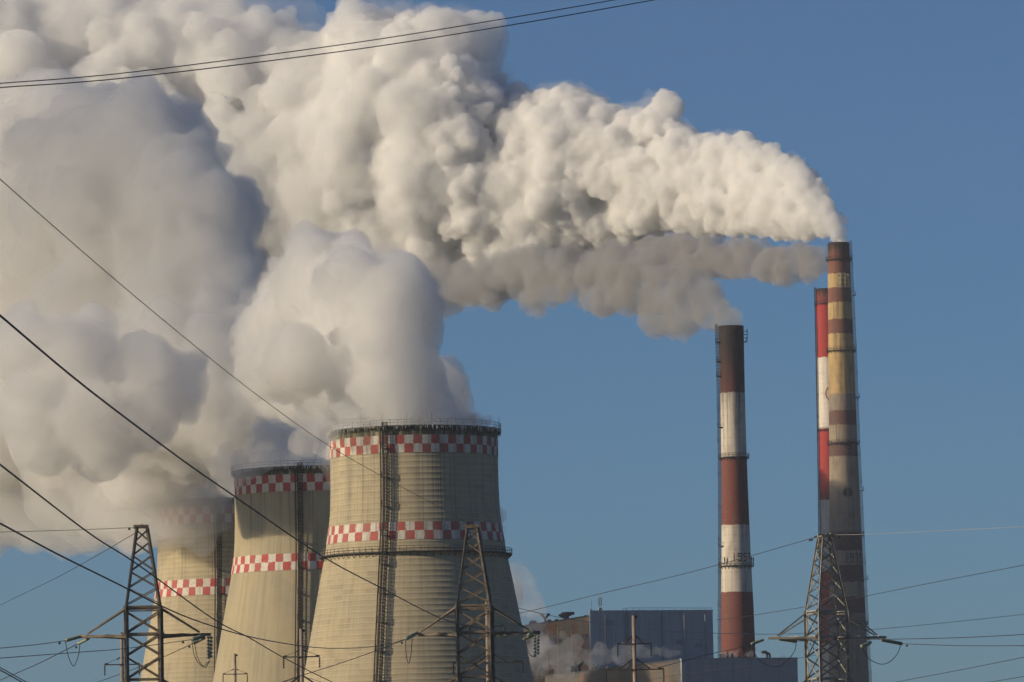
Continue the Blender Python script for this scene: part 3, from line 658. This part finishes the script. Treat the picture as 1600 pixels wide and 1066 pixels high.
# ------------------------------------------------------------------ overhead wires
def wire(pts, d0, d1, px, label, mat='wire', dampers=()):
    ws = cat([(*q, 0) for q in pts], 16); n = len(ws); mb = MB()
    xs = [q.x for q in ws]; x0, x1 = xs[0], xs[-1]; dd = lambda x: 1.0 / ((1 / d0) + (1 / d1 - 1 / d0) * (x - x0) / (x1 - x0))
    Ps = [P(q.x, q.y, dd(q.x)) for q in ws]; r = px * MPP((d0 * d1) ** .5) / 2
    mb.tube(Ps, r, 6); o = mb.build('overhead_wire', M[mat], None, True); tag(o, label, 'wire', 'overhead wires of the power lines')
    for x, y in dampers:
        c = P(x, y, dd(x)); mb = MB(); e = (Ps[-1] - Ps[0]).normalized()
        for s in (-1, 1): mb.tube([c + e * s * .1 - Vector((0, 0, .1)), c + e * s * .17 - Vector((0, 0, .1)), c + e * s * .3 - Vector((0, 0, .1))], [.05, .1, .08], 8)
        mb.bar(c - e * .2 - Vector((0, 0, .1)), c + e * .2 - Vector((0, 0, .1)), .04); mb.bar(c - Vector((0, 0, .12)), c + Vector((0, 0, .06)), .06); mb.build('vibration_damper', M['rubber'], o)
    return o
wire([(-60, 135.5), (0, 130.5), (200, 113.5), (540, 69), (800, 27.5), (960, 0), (1060, -18)], 150, 190, 1.7, 'upper of the two dark cables crossing the top of the steam')
wire([(-60, 142), (0, 137), (200, 121.5), (540, 79.5), (800, 39), (1022, 0), (1100, -14)], 150, 190, 1.8, 'lower of the two dark cables crossing the top of the steam')
wire([(-60, 226), (0, 280), (160, 420), (300, 537), (400, 616), (505, 691), (600, 746), (680, 789), (737, 822)], 200, 530, 1.0, 'thin wire falling from the upper left edge to the tip of the middle pylon')
wire([(-60, 442), (0, 493), (125, 598), (270, 708), (364, 774), (500, 867), (600, 921), (675, 960), (712, 973), (770, 985), (842, 990)], 130, 533, 1.9, 'dark cable from the left edge crossing the smooth cooling tower to the middle pylon')
wire([(-60, 680), (0, 726), (135, 830), (212, 880), (330, 965), (390, 997), (440, 1026), (515, 1064), (600, 1100)], 130, 400, 1.8, 'dark cable crossing in front of the brown pylon and down to the bottom edge')
wire([(-60, 789), (0, 818), (90, 866), (181, 911), (250, 946), (310, 971), (390, 995), (480, 1010.5), (545, 1013), (600, 1008), (640, 997)], 140, 528, 1.7, 'dark cable sagging past the brown pylon, then rising to the middle pylon arm', 'wire', [(628, 1003)])
wire([(380, 1090), (440, 1066), (530, 1037), (590, 1016), (634, 999)], 440, 533, 1.2, 'wire climbing from the bottom edge to the left arm of the middle pylon')
wire([(-60, 834), (0, 831.5), (110, 828.5), (209, 824.5)], 430, 519, 1.0, 'level wire at the tip of the brown pylon running to the left edge', 'wire', [(202, 825)])
wire([(-60, 980), (0, 946), (90, 902), (150, 869), (215, 831)], 900, 521, .8, 'faint thin wire slanting down leftwards from the brown pylon tip', 'wire', [(214, 831.5)])
wire([(-60, 1019), (0, 1013), (60, 1007), (103, 1001)], 440, 518, 1.3, 'cable from the left arm of the brown pylon to the left edge, the higher one', 'wire', [(93, 1003.5)])
wire([(-60, 1089), (0, 1063), (60, 1037), (122, 1006)], 760, 523, 1.2, 'cable dropping from the left arm of the brown pylon to the lower left', 'wire', [(119, 1010)])
wire([(-60, 1033), (0, 1028.5), (120, 1019.5), (200, 1013), (300, 999.5)], 420, 518, 1.3, 'cable from the right arm of the brown pylon passing level behind its legs', 'wire', [(286, 1002)])
wire([(120, 1080), (150, 1067), (200, 1049), (250, 1029), (303, 1005)], 700, 523, 1.1, 'cable from the right arm of the brown pylon dropping behind its legs', 'wire', [(296, 1009)])
wire([(-40, 1026), (0, 1047), (38, 1068), (70, 1084)], 110, 130, 1.9, 'short dark cable cutting the bottom left corner, the lower one')
wire([(-40, 1021), (0, 1043), (45, 1068), (75, 1084)], 112, 132, 1.5, 'short dark cable cutting the bottom left corner, the upper one')
wire([(705, 971), (760, 965), (820, 956.5), (950, 925), (1060, 899), (1170, 869.5), (1271, 840.5)], 620, 555, .9, 'thin wire rising from behind the nearest cooling tower to the tip of the pale pylon', 'wire', [(1267, 842.5)])
wire([(1303, 836), (1350, 835), (1450, 830.5), (1600, 823), (1680, 818)], 557, 430, .8, 'thin wire from the tip of the pale pylon to the right edge', 'wire_light', [(1311, 838)])
wire([(1120, 969), (1180, 961), (1260, 948), (1350, 932), (1450, 912), (1600, 883), (1680, 866)], 900, 700, .9, 'thin wire rising to the right edge behind the pale pylon and the tall chimneys')
wire([(762, 937), (800, 947.5), (860, 962), (922, 972.5), (990, 981.5), (1070, 987.5), (1180, 991), (1290, 989), (1350, 985), (1450, 976), (1600, 960), (1680, 950)], 590, 760, .9, 'pale sunlit wire sagging across the navy boiler house', 'wire_light')
wire([(1030, 1043), (1110, 1022), (1150, 1013.5), (1174, 1006.5)], 480, 554, 1.1, 'short wire from the left arm of the pale pylon down across the low hall', 'wire', [(1161, 1011.5)])
wire([(1244, 1002), (1300, 1000.5), (1400, 998.8), (1500, 996.5), (1600, 991.5), (1680, 986)], 559, 430, 1.2, 'upper cable running level from the pale pylon arm to the right edge')
wire([(1409, 1006), (1500, 1009), (1600, 1009), (1680, 1007)], 559, 430, 1.2, 'lower cable running level from the pale pylon arm to the right edge', 'wire', [(1417, 1007.5)])
wire([(1320, 1083), (1400, 1066), (1500, 1047), (1600, 1027), (1680, 1010)], 700, 560, 1.0, 'wire rising across the lower right corner, the longer one')
wire([(1480, 1078), (1540, 1067), (1600, 1057), (1680, 1042)], 700, 560, 1.0, 'wire rising across the lower right corner, the shorter one')
wire([(990, 1066), (1090, 1050), (1200, 1037), (1300, 1019)], 900, 700, .7, 'very faint wire across the front of the low hall')
# ------------------------------------------------------------------ steam and smoke
def ico(sub):
    b = bmesh.new(); bmesh.ops.create_icosphere(b, subdivisions=sub, radius=1.0)
    v = np.array([p.co[:] for p in b.verts]); f = np.array([[q.index for q in fc.verts] for fc in b.faces]); b.free(); return v, f
ICO_V, ICO_F = ico(2)
def unit(n):
    v = rng.normal(size=(n, 3)); return v / np.linalg.norm(v, axis=1)[:, None]
def puff_mesh(name, C, Rr, voxel, noises, gens=((7, .42), (5, .42)), minr=0.0, smooth=2):
    """union of puffs with smaller puffs budding from them, fused into one billowing skin"""
    C = np.asarray(C, float); Rr = np.asarray(Rr, float); aC, aR = [C], [Rr]; pc, pr = C, Rr
    for n, k in gens:
        keep = pr * k > minr; pc, pr = pc[keep], pr[keep]
        if not len(pc): break
        u = unit(len(pc) * n); base = np.repeat(pc, n, 0); br = np.repeat(pr, n)
        r = br * rng.uniform(.6, 1.15, len(br)) * k; c = base + u * (br - r * .25)[:, None]
        aC.append(c); aR.append(r); pc, pr = c, r
    C = np.concatenate(aC); Rr = np.concatenate(aR); nv = len(ICO_V)
    V = (ICO_V[None] * Rr[:, None, None] + C[:, None, :]).reshape(-1, 3)
    F = (ICO_F[None] + (np.arange(len(C)) * nv)[:, None, None]).reshape(-1, 3)
    me = bpy.data.meshes.new(name + '_source')
    me.vertices.add(len(V)); me.vertices.foreach_set('co', V.ravel())
    me.loops.add(F.size); me.loops.foreach_set('vertex_index', F.ravel().astype(np.int32))
    me.polygons.add(len(F)); me.polygons.foreach_set('loop_start', np.arange(0, F.size, 3, dtype=np.int32)); me.update(calc_edges=True)
    ob = bpy.data.objects.new(name, me); COL.objects.link(ob)
    m = ob.modifiers.new('fuse', 'REMESH'); m.mode = 'VOXEL'; m.voxel_size = voxel
    m = ob.modifiers.new('smooth', 'SMOOTH'); m.factor = .5; m.iterations = smooth
    for k, (size, amp) in enumerate(noises):
        tx = bpy.data.textures.new(f'billow_{k}', 'CLOUDS'); tx.noise_scale = size; tx.noise_depth = 3; tx.noise_basis = 'ORIGINAL_PERLIN'
        d = ob.modifiers.new('billow', 'DISPLACE'); d.texture = tx; d.strength = amp; d.mid_level = .5; d.texture_coords = 'LOCAL'
    m2 = bpy.data.meshes.new_from_object(ob.evaluated_get(bpy.context.evaluated_depsgraph_get())); m2.name = name
    ob.modifiers.clear(); ob.data = m2; bpy.data.meshes.remove(me)
    m2.polygons.foreach_set('use_smooth', np.ones(len(m2.polygons), bool))
    print(name, len(C), 'puffs', len(m2.polygons), 'faces', round(time.time() - T0, 1)); return ob
def vapour(name, dens, col, aniso=0.0, skin=.03):
    """vapour: an even scattering volume with a faint droplet skin"""
    m = bpy.data.materials.new(name); m.use_nodes = True; n = m.node_tree.nodes; l = m.node_tree.links; n.clear()
    o = n.new('ShaderNodeOutputMaterial'); v = n.new('ShaderNodeVolumePrincipled')
    v.inputs['Color'].default_value = (*col, 1); v.inputs['Density'].default_value = dens; v.inputs['Anisotropy'].default_value = aniso
    l.new(v.outputs[0], o.inputs['Volume'])
    a = n.new('ShaderNodeBsdfTransparent'); b = n.new('ShaderNodeBsdfDiffuse'); b.inputs[0].default_value = (.85, .85, .85, 1); mx = n.new('ShaderNodeMixShader'); mx.inputs[0].default_value = skin
    l.new(a.outputs[0], mx.inputs[1]); l.new(b.outputs[0], mx.inputs[2]); l.new(mx.outputs[0], o.inputs['Surface'])
    return m
def plume(keys, dist, n, along='x', rmin=.22, rmax=.42, depth=1.0, edge=.75):
    """puffs lining a drifting column whose outline runs through keys (t, lo, hi)"""
    keys = sorted(keys); t_ = np.array([k[0] for k in keys], float); lo = np.array([k[1] for k in keys], float); hi = np.array([k[2] for k in keys], float)
    gr = np.linspace(t_[0], t_[-1], 400); w = 1.0 / (np.interp(gr, t_, hi) - np.interp(gr, t_, lo)); cw = np.cumsum(w); cw /= cw[-1]; C, Q = [], []
    for i in range(n):
        tt = np.interp(rng.random(), cw, gr); a, b = np.interp(tt, t_, lo), np.interp(tt, t_, hi); h = (b - a) / 2; mid = (a + b) / 2
        th = rng.random() * 2 * math.pi; r = h * rng.uniform(rmin, rmax); r = max(h * .06, min(r, t_[-1] - tt - 8)) if along == 'y' else r; q = (h - r) * (1.0 if rng.random() < edge else rng.random())
        off, dp = q * math.cos(th), q * math.sin(th) * depth; x = tt if along == 'x' else mid + off
        D = dist(x); D2 = D + dp * MPP(D); C.append(P(tt, mid + off, D2) if along == 'x' else P(mid + off, tt, D2)); Q.append(r * MPP(D))
    return np.array([c[:] for c in C]), np.array(Q)
def extra(cq, lst):
    c, q = cq
    return np.concatenate([c, np.array([P(a, b, d)[:] for a, b, r, d in lst])]), np.concatenate([q, np.array([r * MPP(d) for a, b, r, d in lst])])

def join(*cqs): return np.concatenate([c for c, q in cqs]), np.concatenate([q for c, q in cqs])
def veil(src, cq, voxel, grow, dens, col, noises, keep=.6):
    """ragged thin vapour shed round a plume"""
    c, q = cq; m = rng.random(len(c)) < keep; c, q = c[m], q[m]; c = c + unit(len(c)) * (q * .35)[:, None]
    o = puff_mesh('steam_veil', c, q * grow, voxel, noises, gens=((4, .5),), minr=voxel, smooth=1); o.data.materials.append(vapour('veil_vapour', dens, col, .3, .01)); o.parent = src; return o
# the great white plume of the tallest chimney
dA = lambda x: 2286 + 300 * (1 - math.exp(-(1310 - x) / 900))
A = [(-300, -60, 420), (-120, -60, 420), (0, -40, 440), (200, -25, 460), (380, 10, 470), (460, 66, 470), (540, 20, 470), (600, 12, 475), (700, 18, 480), (780, 132, 462), (850, 145, 430), (900, 138, 400), (980, 170, 378), (1040, 178, 364), (1100, 212, 368), (1160, 210, 368), (1200, 228, 372), (1250, 248, 377), (1290, 300, 372), (1306, 334, 372)]
shrink = lambda K, f: [(t_, a + (b - a) * f, b - (b - a) * f) for t_, a, b in K]
Ar = [k for k in A if k[0] >= 780]; Am = [k for k in A if 540 <= k[0] <= 900]; Al = [k for k in A if k[0] <= 900]
cq = extra(join(plume(Ar, dA, 300, rmin=.18, rmax=.38, edge=.9, depth=.8), plume(Ar, dA, 900, rmin=.06, rmax=.18, edge=.95, depth=.8), plume(shrink(Ar, .2), dA, 110, rmin=.5, rmax=.7, depth=.8), plume(shrink(Am, .03), dA, 330, rmin=.09, rmax=.26, edge=.95, depth=.76)),
    [(1042, 168, 28, dA(1042)), (1028, 200, 40, dA(1030)), (1158, 225, 22, dA(1158)), (1225, 262, 24, dA(1225)), (1303, 374, 8, 2283), (1316, 375, 8, 2288), (1310, 377, 9, 2292), (1318, 362, 7, 2286), (1306, 360, 11, 2286), (1300, 350, 13, 2287), (1319, 345, 7, 2288), (1312, 338, 9, 2290)])
oA = puff_mesh('steam_plume', *cq, .85, [(9, 3.2), (4, 2.6), (1.9, 1.7), (1.0, 1.0)], gens=((8, .42), (6, .42), (2, .5)), minr=.9, smooth=1)
oA.data.materials.append(vapour('bright_steam', .34, (.995, .992, .987), .0))
ct = extra(join(plume(Al, dA, 170, rmin=.2, rmax=.42, edge=.9, depth=.75), plume(Al, dA, 420, rmin=.08, rmax=.22, edge=.95, depth=.78), plume(shrink(Al, .22), dA, 60, rmin=.5, rmax=.7, depth=.75)), [(742, 58, 44, dA(740)), (690, 70, 62, dA(690)), (560, 62, 58, dA(560)), (325, 20, 60, dA(325)), (760, 200, 50, dA(760)), (640, 180, 60, dA(640) - 40)])
oT = puff_mesh('drifting_tail', *ct, 1.25, [(20, 6), (9, 4.5), (4.2, 3.2), (2, 1.9)], gens=((8, .42), (5, .4)), minr=1.6, smooth=1)
oT.data.materials.append(vapour('drifting_steam', .12, (.996, .994, .990), .0)); oT.parent = oA
veil(oA, cq, 1.2, 1.08, .03, (.985, .985, .985), [(6, 6), (3, 3.5), (1.5, 1.6)])
veil(oA, ct, 1.7, 1.10, .014, (.985, .985, .985), [(12, 12), (5, 6), (2.2, 2.2)])
tag(oA, 'great billowing white plume streaming left from the tallest chimney across the sky', 'steam')
# grey smoke of the red and white chimney, grey by its own colour, below the white plume
dB = lambda x: 2812 + (1283 - x) * .5
B = [(1290, 386, 442), (1270, 380, 445), (1240, 372, 449), (1215, 370, 452), (1190, 366, 445), (1150, 362, 438), (1110, 356, 440), (1060, 350, 445), (1000, 345, 450), (940, 345, 450), (860, 350, 455), (780, 360, 480), (700, 380, 485)]
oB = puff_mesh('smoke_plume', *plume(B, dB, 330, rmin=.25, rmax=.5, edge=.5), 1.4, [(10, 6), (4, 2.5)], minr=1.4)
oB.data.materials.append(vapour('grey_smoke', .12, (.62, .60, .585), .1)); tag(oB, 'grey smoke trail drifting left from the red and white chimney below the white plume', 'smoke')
dC = lambda x: 1900 + (1142 - x) * .38
Cc = [(1158, 487, 507), (1140, 470, 516), (1112, 436, 526), (1080, 408, 529), (1040, 388, 531), (1000, 378, 520), (960, 374, 508), (920, 374, 492), (870, 376, 476), (840, 380, 498), (800, 385, 468), (730, 400, 490), (690, 415, 465)]
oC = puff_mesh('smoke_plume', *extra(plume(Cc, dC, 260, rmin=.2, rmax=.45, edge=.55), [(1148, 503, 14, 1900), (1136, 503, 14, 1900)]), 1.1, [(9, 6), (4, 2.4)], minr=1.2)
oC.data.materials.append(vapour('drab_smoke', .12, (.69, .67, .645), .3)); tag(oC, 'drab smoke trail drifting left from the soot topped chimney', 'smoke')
# steam of the three cooling towers
def inside(ct, n, drop, rise=1.0):
    root, rf, zt, g = ct; c, q = [], []
    for i in range(n):
        a, r = rng.random() * 6.283, rf(zt) * .75 * math.sqrt(rng.random()); c.append((g.x + r * math.cos(a), g.y + r * math.sin(a), zt - drop * rng.random() + rise * rng.random())); q.append(3.2)
    return np.array(c), np.array(q)
dD = lambda x: 1050 + max(0, 600 - x) * .4
D_ = [(362, 472, 518), (380, 450, 545), (400, 434, 600), (430, 410, 662), (460, 400, 690), (500, 372, 692), (540, 345, 690), (580, 345, 692), (620, 400, 702), (645, 500, 735), (665, 530, 750)]
cD = extra(join(plume([(t_, a + (b - a) * .2, b - (b - a) * .2) for t_, a, b in D_], dD, 30, 'y', rmin=.4, rmax=.55), plume(D_, dD, 300, 'y', rmin=.16, rmax=.34, edge=.9), inside(CT1, 40, 5)), [(494, 398, 40, 1075), (478, 470, 55, 1078), (548, 446, 58, 1046), (640, 452, 44, 1052), (668, 500, 26, 1050), (600, 530, 62, 1042), (470, 560, 60, 1050), (662, 570, 34, 1048), (560, 600, 45, 1050), (420, 590, 45, 1075), (640, 612, 34, 1050), (742, 650, 14, 1052), (720, 645, 15, 1050), (762, 658, 9, 1054), (690, 640, 16, 1050)])
oD = puff_mesh('steam_plume', *cD, 0.9, [(14, 7), (6, 3.6), (2.6, 1.6), (1.2, .6)], minr=1.2, smooth=1)
oD.data.materials.append(vapour('tower_steam', .32, (.98, .977, .972), .5)); veil(oD, cD, 1.3, 1.08, .025, (.985, .985, .985), [(10, 9), (4.5, 5), (2, 2)])
tag(oD, 'thick steam column rising from the mouth of the nearest cooling tower', 'steam')
dE = lambda x: 1160 + (485 - x) * .33
E_ = [(172, 40, 240), (190, -20, 262), (215, -140, 322), (260, -300, 352), (330, -420, 395), (400, -420, 396), (470, -420, 392), (540, -420, 430), (620, -420, 480), (670, -400, 490), (695, -390, 420), (720, -380, 310), (748, -360, 240), (775, -340, 180)]
cE = join(extra((np.zeros((0, 3)), np.zeros(0)), [(60, 640, 62, 1135), (140, 660, 66, 1132), (215, 650, 60, 1132), (120, 560, 70, 1138), (230, 570, 60, 1136), (40, 540, 60, 1140), (150, 715, 40, 1134), (70, 705, 40, 1134), (280, 600, 50, 1138)]), plume(E_, dE, 520, 'y', depth=.55, rmin=.12, rmax=.36), inside(CT2, 40, 5), plume([(650, 380, 520), (700, 372, 512), (722, 385, 505)], lambda x: 1156, 50, 'y', rmin=.2, rmax=.3))
oE = puff_mesh('steam_plume', *cE, 1.0, [(16, 8), (7, 4), (3, 1.8), (1.4, .7)], minr=1.4, smooth=1)
oE.data.materials.append(vapour('tower_steam_bank', .24, (.978, .975, .97), .5)); veil(oE, cE, 1.7, 1.10, .018, (.985, .985, .985), [(14, 14), (6, 7), (2.6, 2.6)])
tag(oE, 'huge soft steam bank from the smooth cooling tower filling the left of the picture', 'steam')
# unseen steam added beyond the left edge to shade the top of the bank
G = [(-900, -520, 290), (-700, -520, 350), (-550, -500, 400), (-400, -440, 440), (-300, -300, 400)]
oG = puff_mesh('steam_plume', *plume(G, lambda x: 1190, 60, 'x', rmin=.4, rmax=.6, depth=1.6, edge=.4), 2.6, [(18, 10), (7, 5)], gens=((6, .45), (4, .45)), minr=3, smooth=4)
oG.data.materials.append(vapour('outer_shade_steam', .0045, (.985, .985, .985), .3)); tag(oG, 'unseen steam added beyond the left edge to shade the steam bank', 'steam')
# thin steam sinking over the rear tower
E3 = [(745, -260, 372), (770, -220, 366), (795, -180, 352), (815, -120, 325), (835, -20, 290), (862, 120, 250)]
oF = puff_mesh('steam_plume', *join(plume(E3, lambda x: 1224 + max(0, 355 - x) * .12 + max(0, 240 - x) * .3, 150, 'y', depth=.35, rmin=.25, rmax=.5), inside(CT3, 40, 5)), 1.2, [(10, 6), (4, 2.5)], minr=1.5)
oF.data.materials.append(vapour('thin_steam', .065, (.985, .985, .985), .3)); tag(oF, 'thin steam sinking over the top of the rearmost cooling tower', 'steam')
oR = puff_mesh('steam_wisp', *extra((np.zeros((0, 3)), np.zeros(0)), [(528, 652, 22, 1030), (508, 672, 22, 1036), (545, 644, 20, 1030), (490, 650, 30, 1040), (500, 700, 14, 1042), (560, 650, 13, 1028), (475, 690, 26, 1050), (518, 688, 12, 1034)]), .6, [(5, 3.5), (2, 1.4)], minr=.8)
oR.data.materials.append(vapour('rim_wisp', .10, (.985, .985, .985), .3)); tag(oR, 'thin steam curling over the left rim of the nearest cooling tower', 'steam')
oR2 = puff_mesh('steam_wisp', *extra((np.zeros((0, 3)), np.zeros(0)), [(385, 730, 24, 1138), (366, 748, 18, 1142), (408, 722, 20, 1138), (352, 730, 28, 1144), (340, 760, 20, 1150), (432, 716, 16, 1140)]), .7, [(5, 3.5), (2, 1.4)], minr=.9)
oR2.data.materials.append(oR.data.materials[0]); tag(oR2, 'thin steam curling over the left rim of the smooth cooling tower', 'steam')
# mostly hidden steam banks added to shade the lower chimneys and buildings
hi_ = [(430, 580, 1040), (520, 545, 1050), (600, 540, 1056), (662, 545, 1058), (684, 615, 1058), (722, 725, 1060), (745, 860, 1062)]
shade_steam_mat = vapour('added_shade_steam', .09, (.97, .965, .96), .3)
for cq_, lab in ((plume(hi_, lambda x: 2238, 260, 'x', rmin=.12, rmax=.3, depth=.6), 'far steam bank added behind the nearest tower column to shade the tallest chimney'),
    (join(plume(hi_, lambda x: 2745, 240, 'x', rmin=.14, rmax=.3, depth=.9), plume([(q[0], 640 if q[1] < 640 else q[1] + 40, q[2]) for q in hi_], lambda x: 2560, 130, 'x', rmin=.25, rmax=.45, depth=1.6)), 'farthest hidden steam bank added to shade the red and white chimney'),
    (join(plume([(560, 850, 1080), (640, 850, 1090), (720, 852, 1090), (772, 880, 1090)], lambda x: 1830, 90, 'x', rmin=.3, rmax=.5, depth=3.0, edge=.5), plume([(560, 925, 1080), (640, 925, 1090), (720, 925, 1090), (778, 940, 1090)], lambda x: 1690, 90, 'x', rmin=.3, rmax=.5, depth=3.0, edge=.5)), 'low hidden steam added behind the nearest cooling tower to shade the buildings')):
    oK = puff_mesh('steam_plume', *cq_, 2.4, [(14, 7), (5, 2.5)], minr=2.5); oK.data.materials.append(shade_steam_mat); tag(oK, lab, 'steam')
# wisps by the boiler house
W = [(880, 790, 812), (905, 792, 842), (930, 796, 856), (955, 800, 858), (980, 805, 850), (1010, 815, 880), (1035, 820, 930)]
oW = puff_mesh('steam_wisp', *plume(W, lambda x: 1700, 110, 'y', rmin=.2, rmax=.5, edge=.5), .8, [(8, 7), (3, 2.4)], minr=1.2)
oW.data.materials.append(vapour('brownish_wisp', .05, (.95, .93, .92), .3)); tag(oW, 'small brownish puff of steam behind the right edge of the nearest cooling tower', 'steam')
W2 = [(1062, 1018, 1026), (1040, 1012, 1028), (1010, 1004, 1032), (980, 1006, 1042), (950, 1000, 1052), (915, 998, 1060), (880, 985, 1066), (845, 970, 1070), (815, 975, 1075)]
oX = puff_mesh('steam_wisp', *plume(W2, lambda x: 1640, 130, 'x', rmin=.15, rmax=.45, edge=.5), .7, [(7, 6), (3, 3), (1.4, 1)], minr=.8)
oX.data.materials.append(vapour('roof_wisp', .045, (.97, .97, .97), .3)); tag(oX, 'low ragged steam drifting across the front of the blue grey boiler house', 'steam')
W3 = [(1196, 1020, 1027), (1180, 1017, 1029), (1160, 1014, 1030), (1140, 1012, 1031), (1125, 1014, 1030)]
oY = puff_mesh('steam_wisp', *plume(W3, lambda x: 1672, 40, 'x', rmin=.3, rmax=.5), .5, [(4, 2), (2, .8)], minr=.6)
oY.data.materials.append(vapour('vent_wisp', .12, (.97, .97, .97), .3)); tag(oY, 'small white steam wisp on the low hall roof at the foot of the banded chimney', 'steam')
# ------------------------------------------------------------------ haze
if HAZE > 0:
    mb = MB(); mb.box((0, 1450, 299), (3000, 3200, 600)); hm = bpy.data.materials.new('air'); hm.use_nodes = True; n = hm.node_tree.nodes; n.clear()
    o = n.new('ShaderNodeOutputMaterial'); v = n.new('ShaderNodeVolumePrincipled'); v.inputs['Color'].default_value = (.86, .92, 1, 1); v.inputs['Density'].default_value = HAZE; v.inputs['Anisotropy'].default_value = .2
    hm.node_tree.links.new(v.outputs[0], o.inputs['Volume']); hz = mb.build('haze', hm); tag(hz, 'pale winter haze in the air around the plant', 'haze', None, 'stuff')
print('script seconds', round(time.time() - T0, 1))
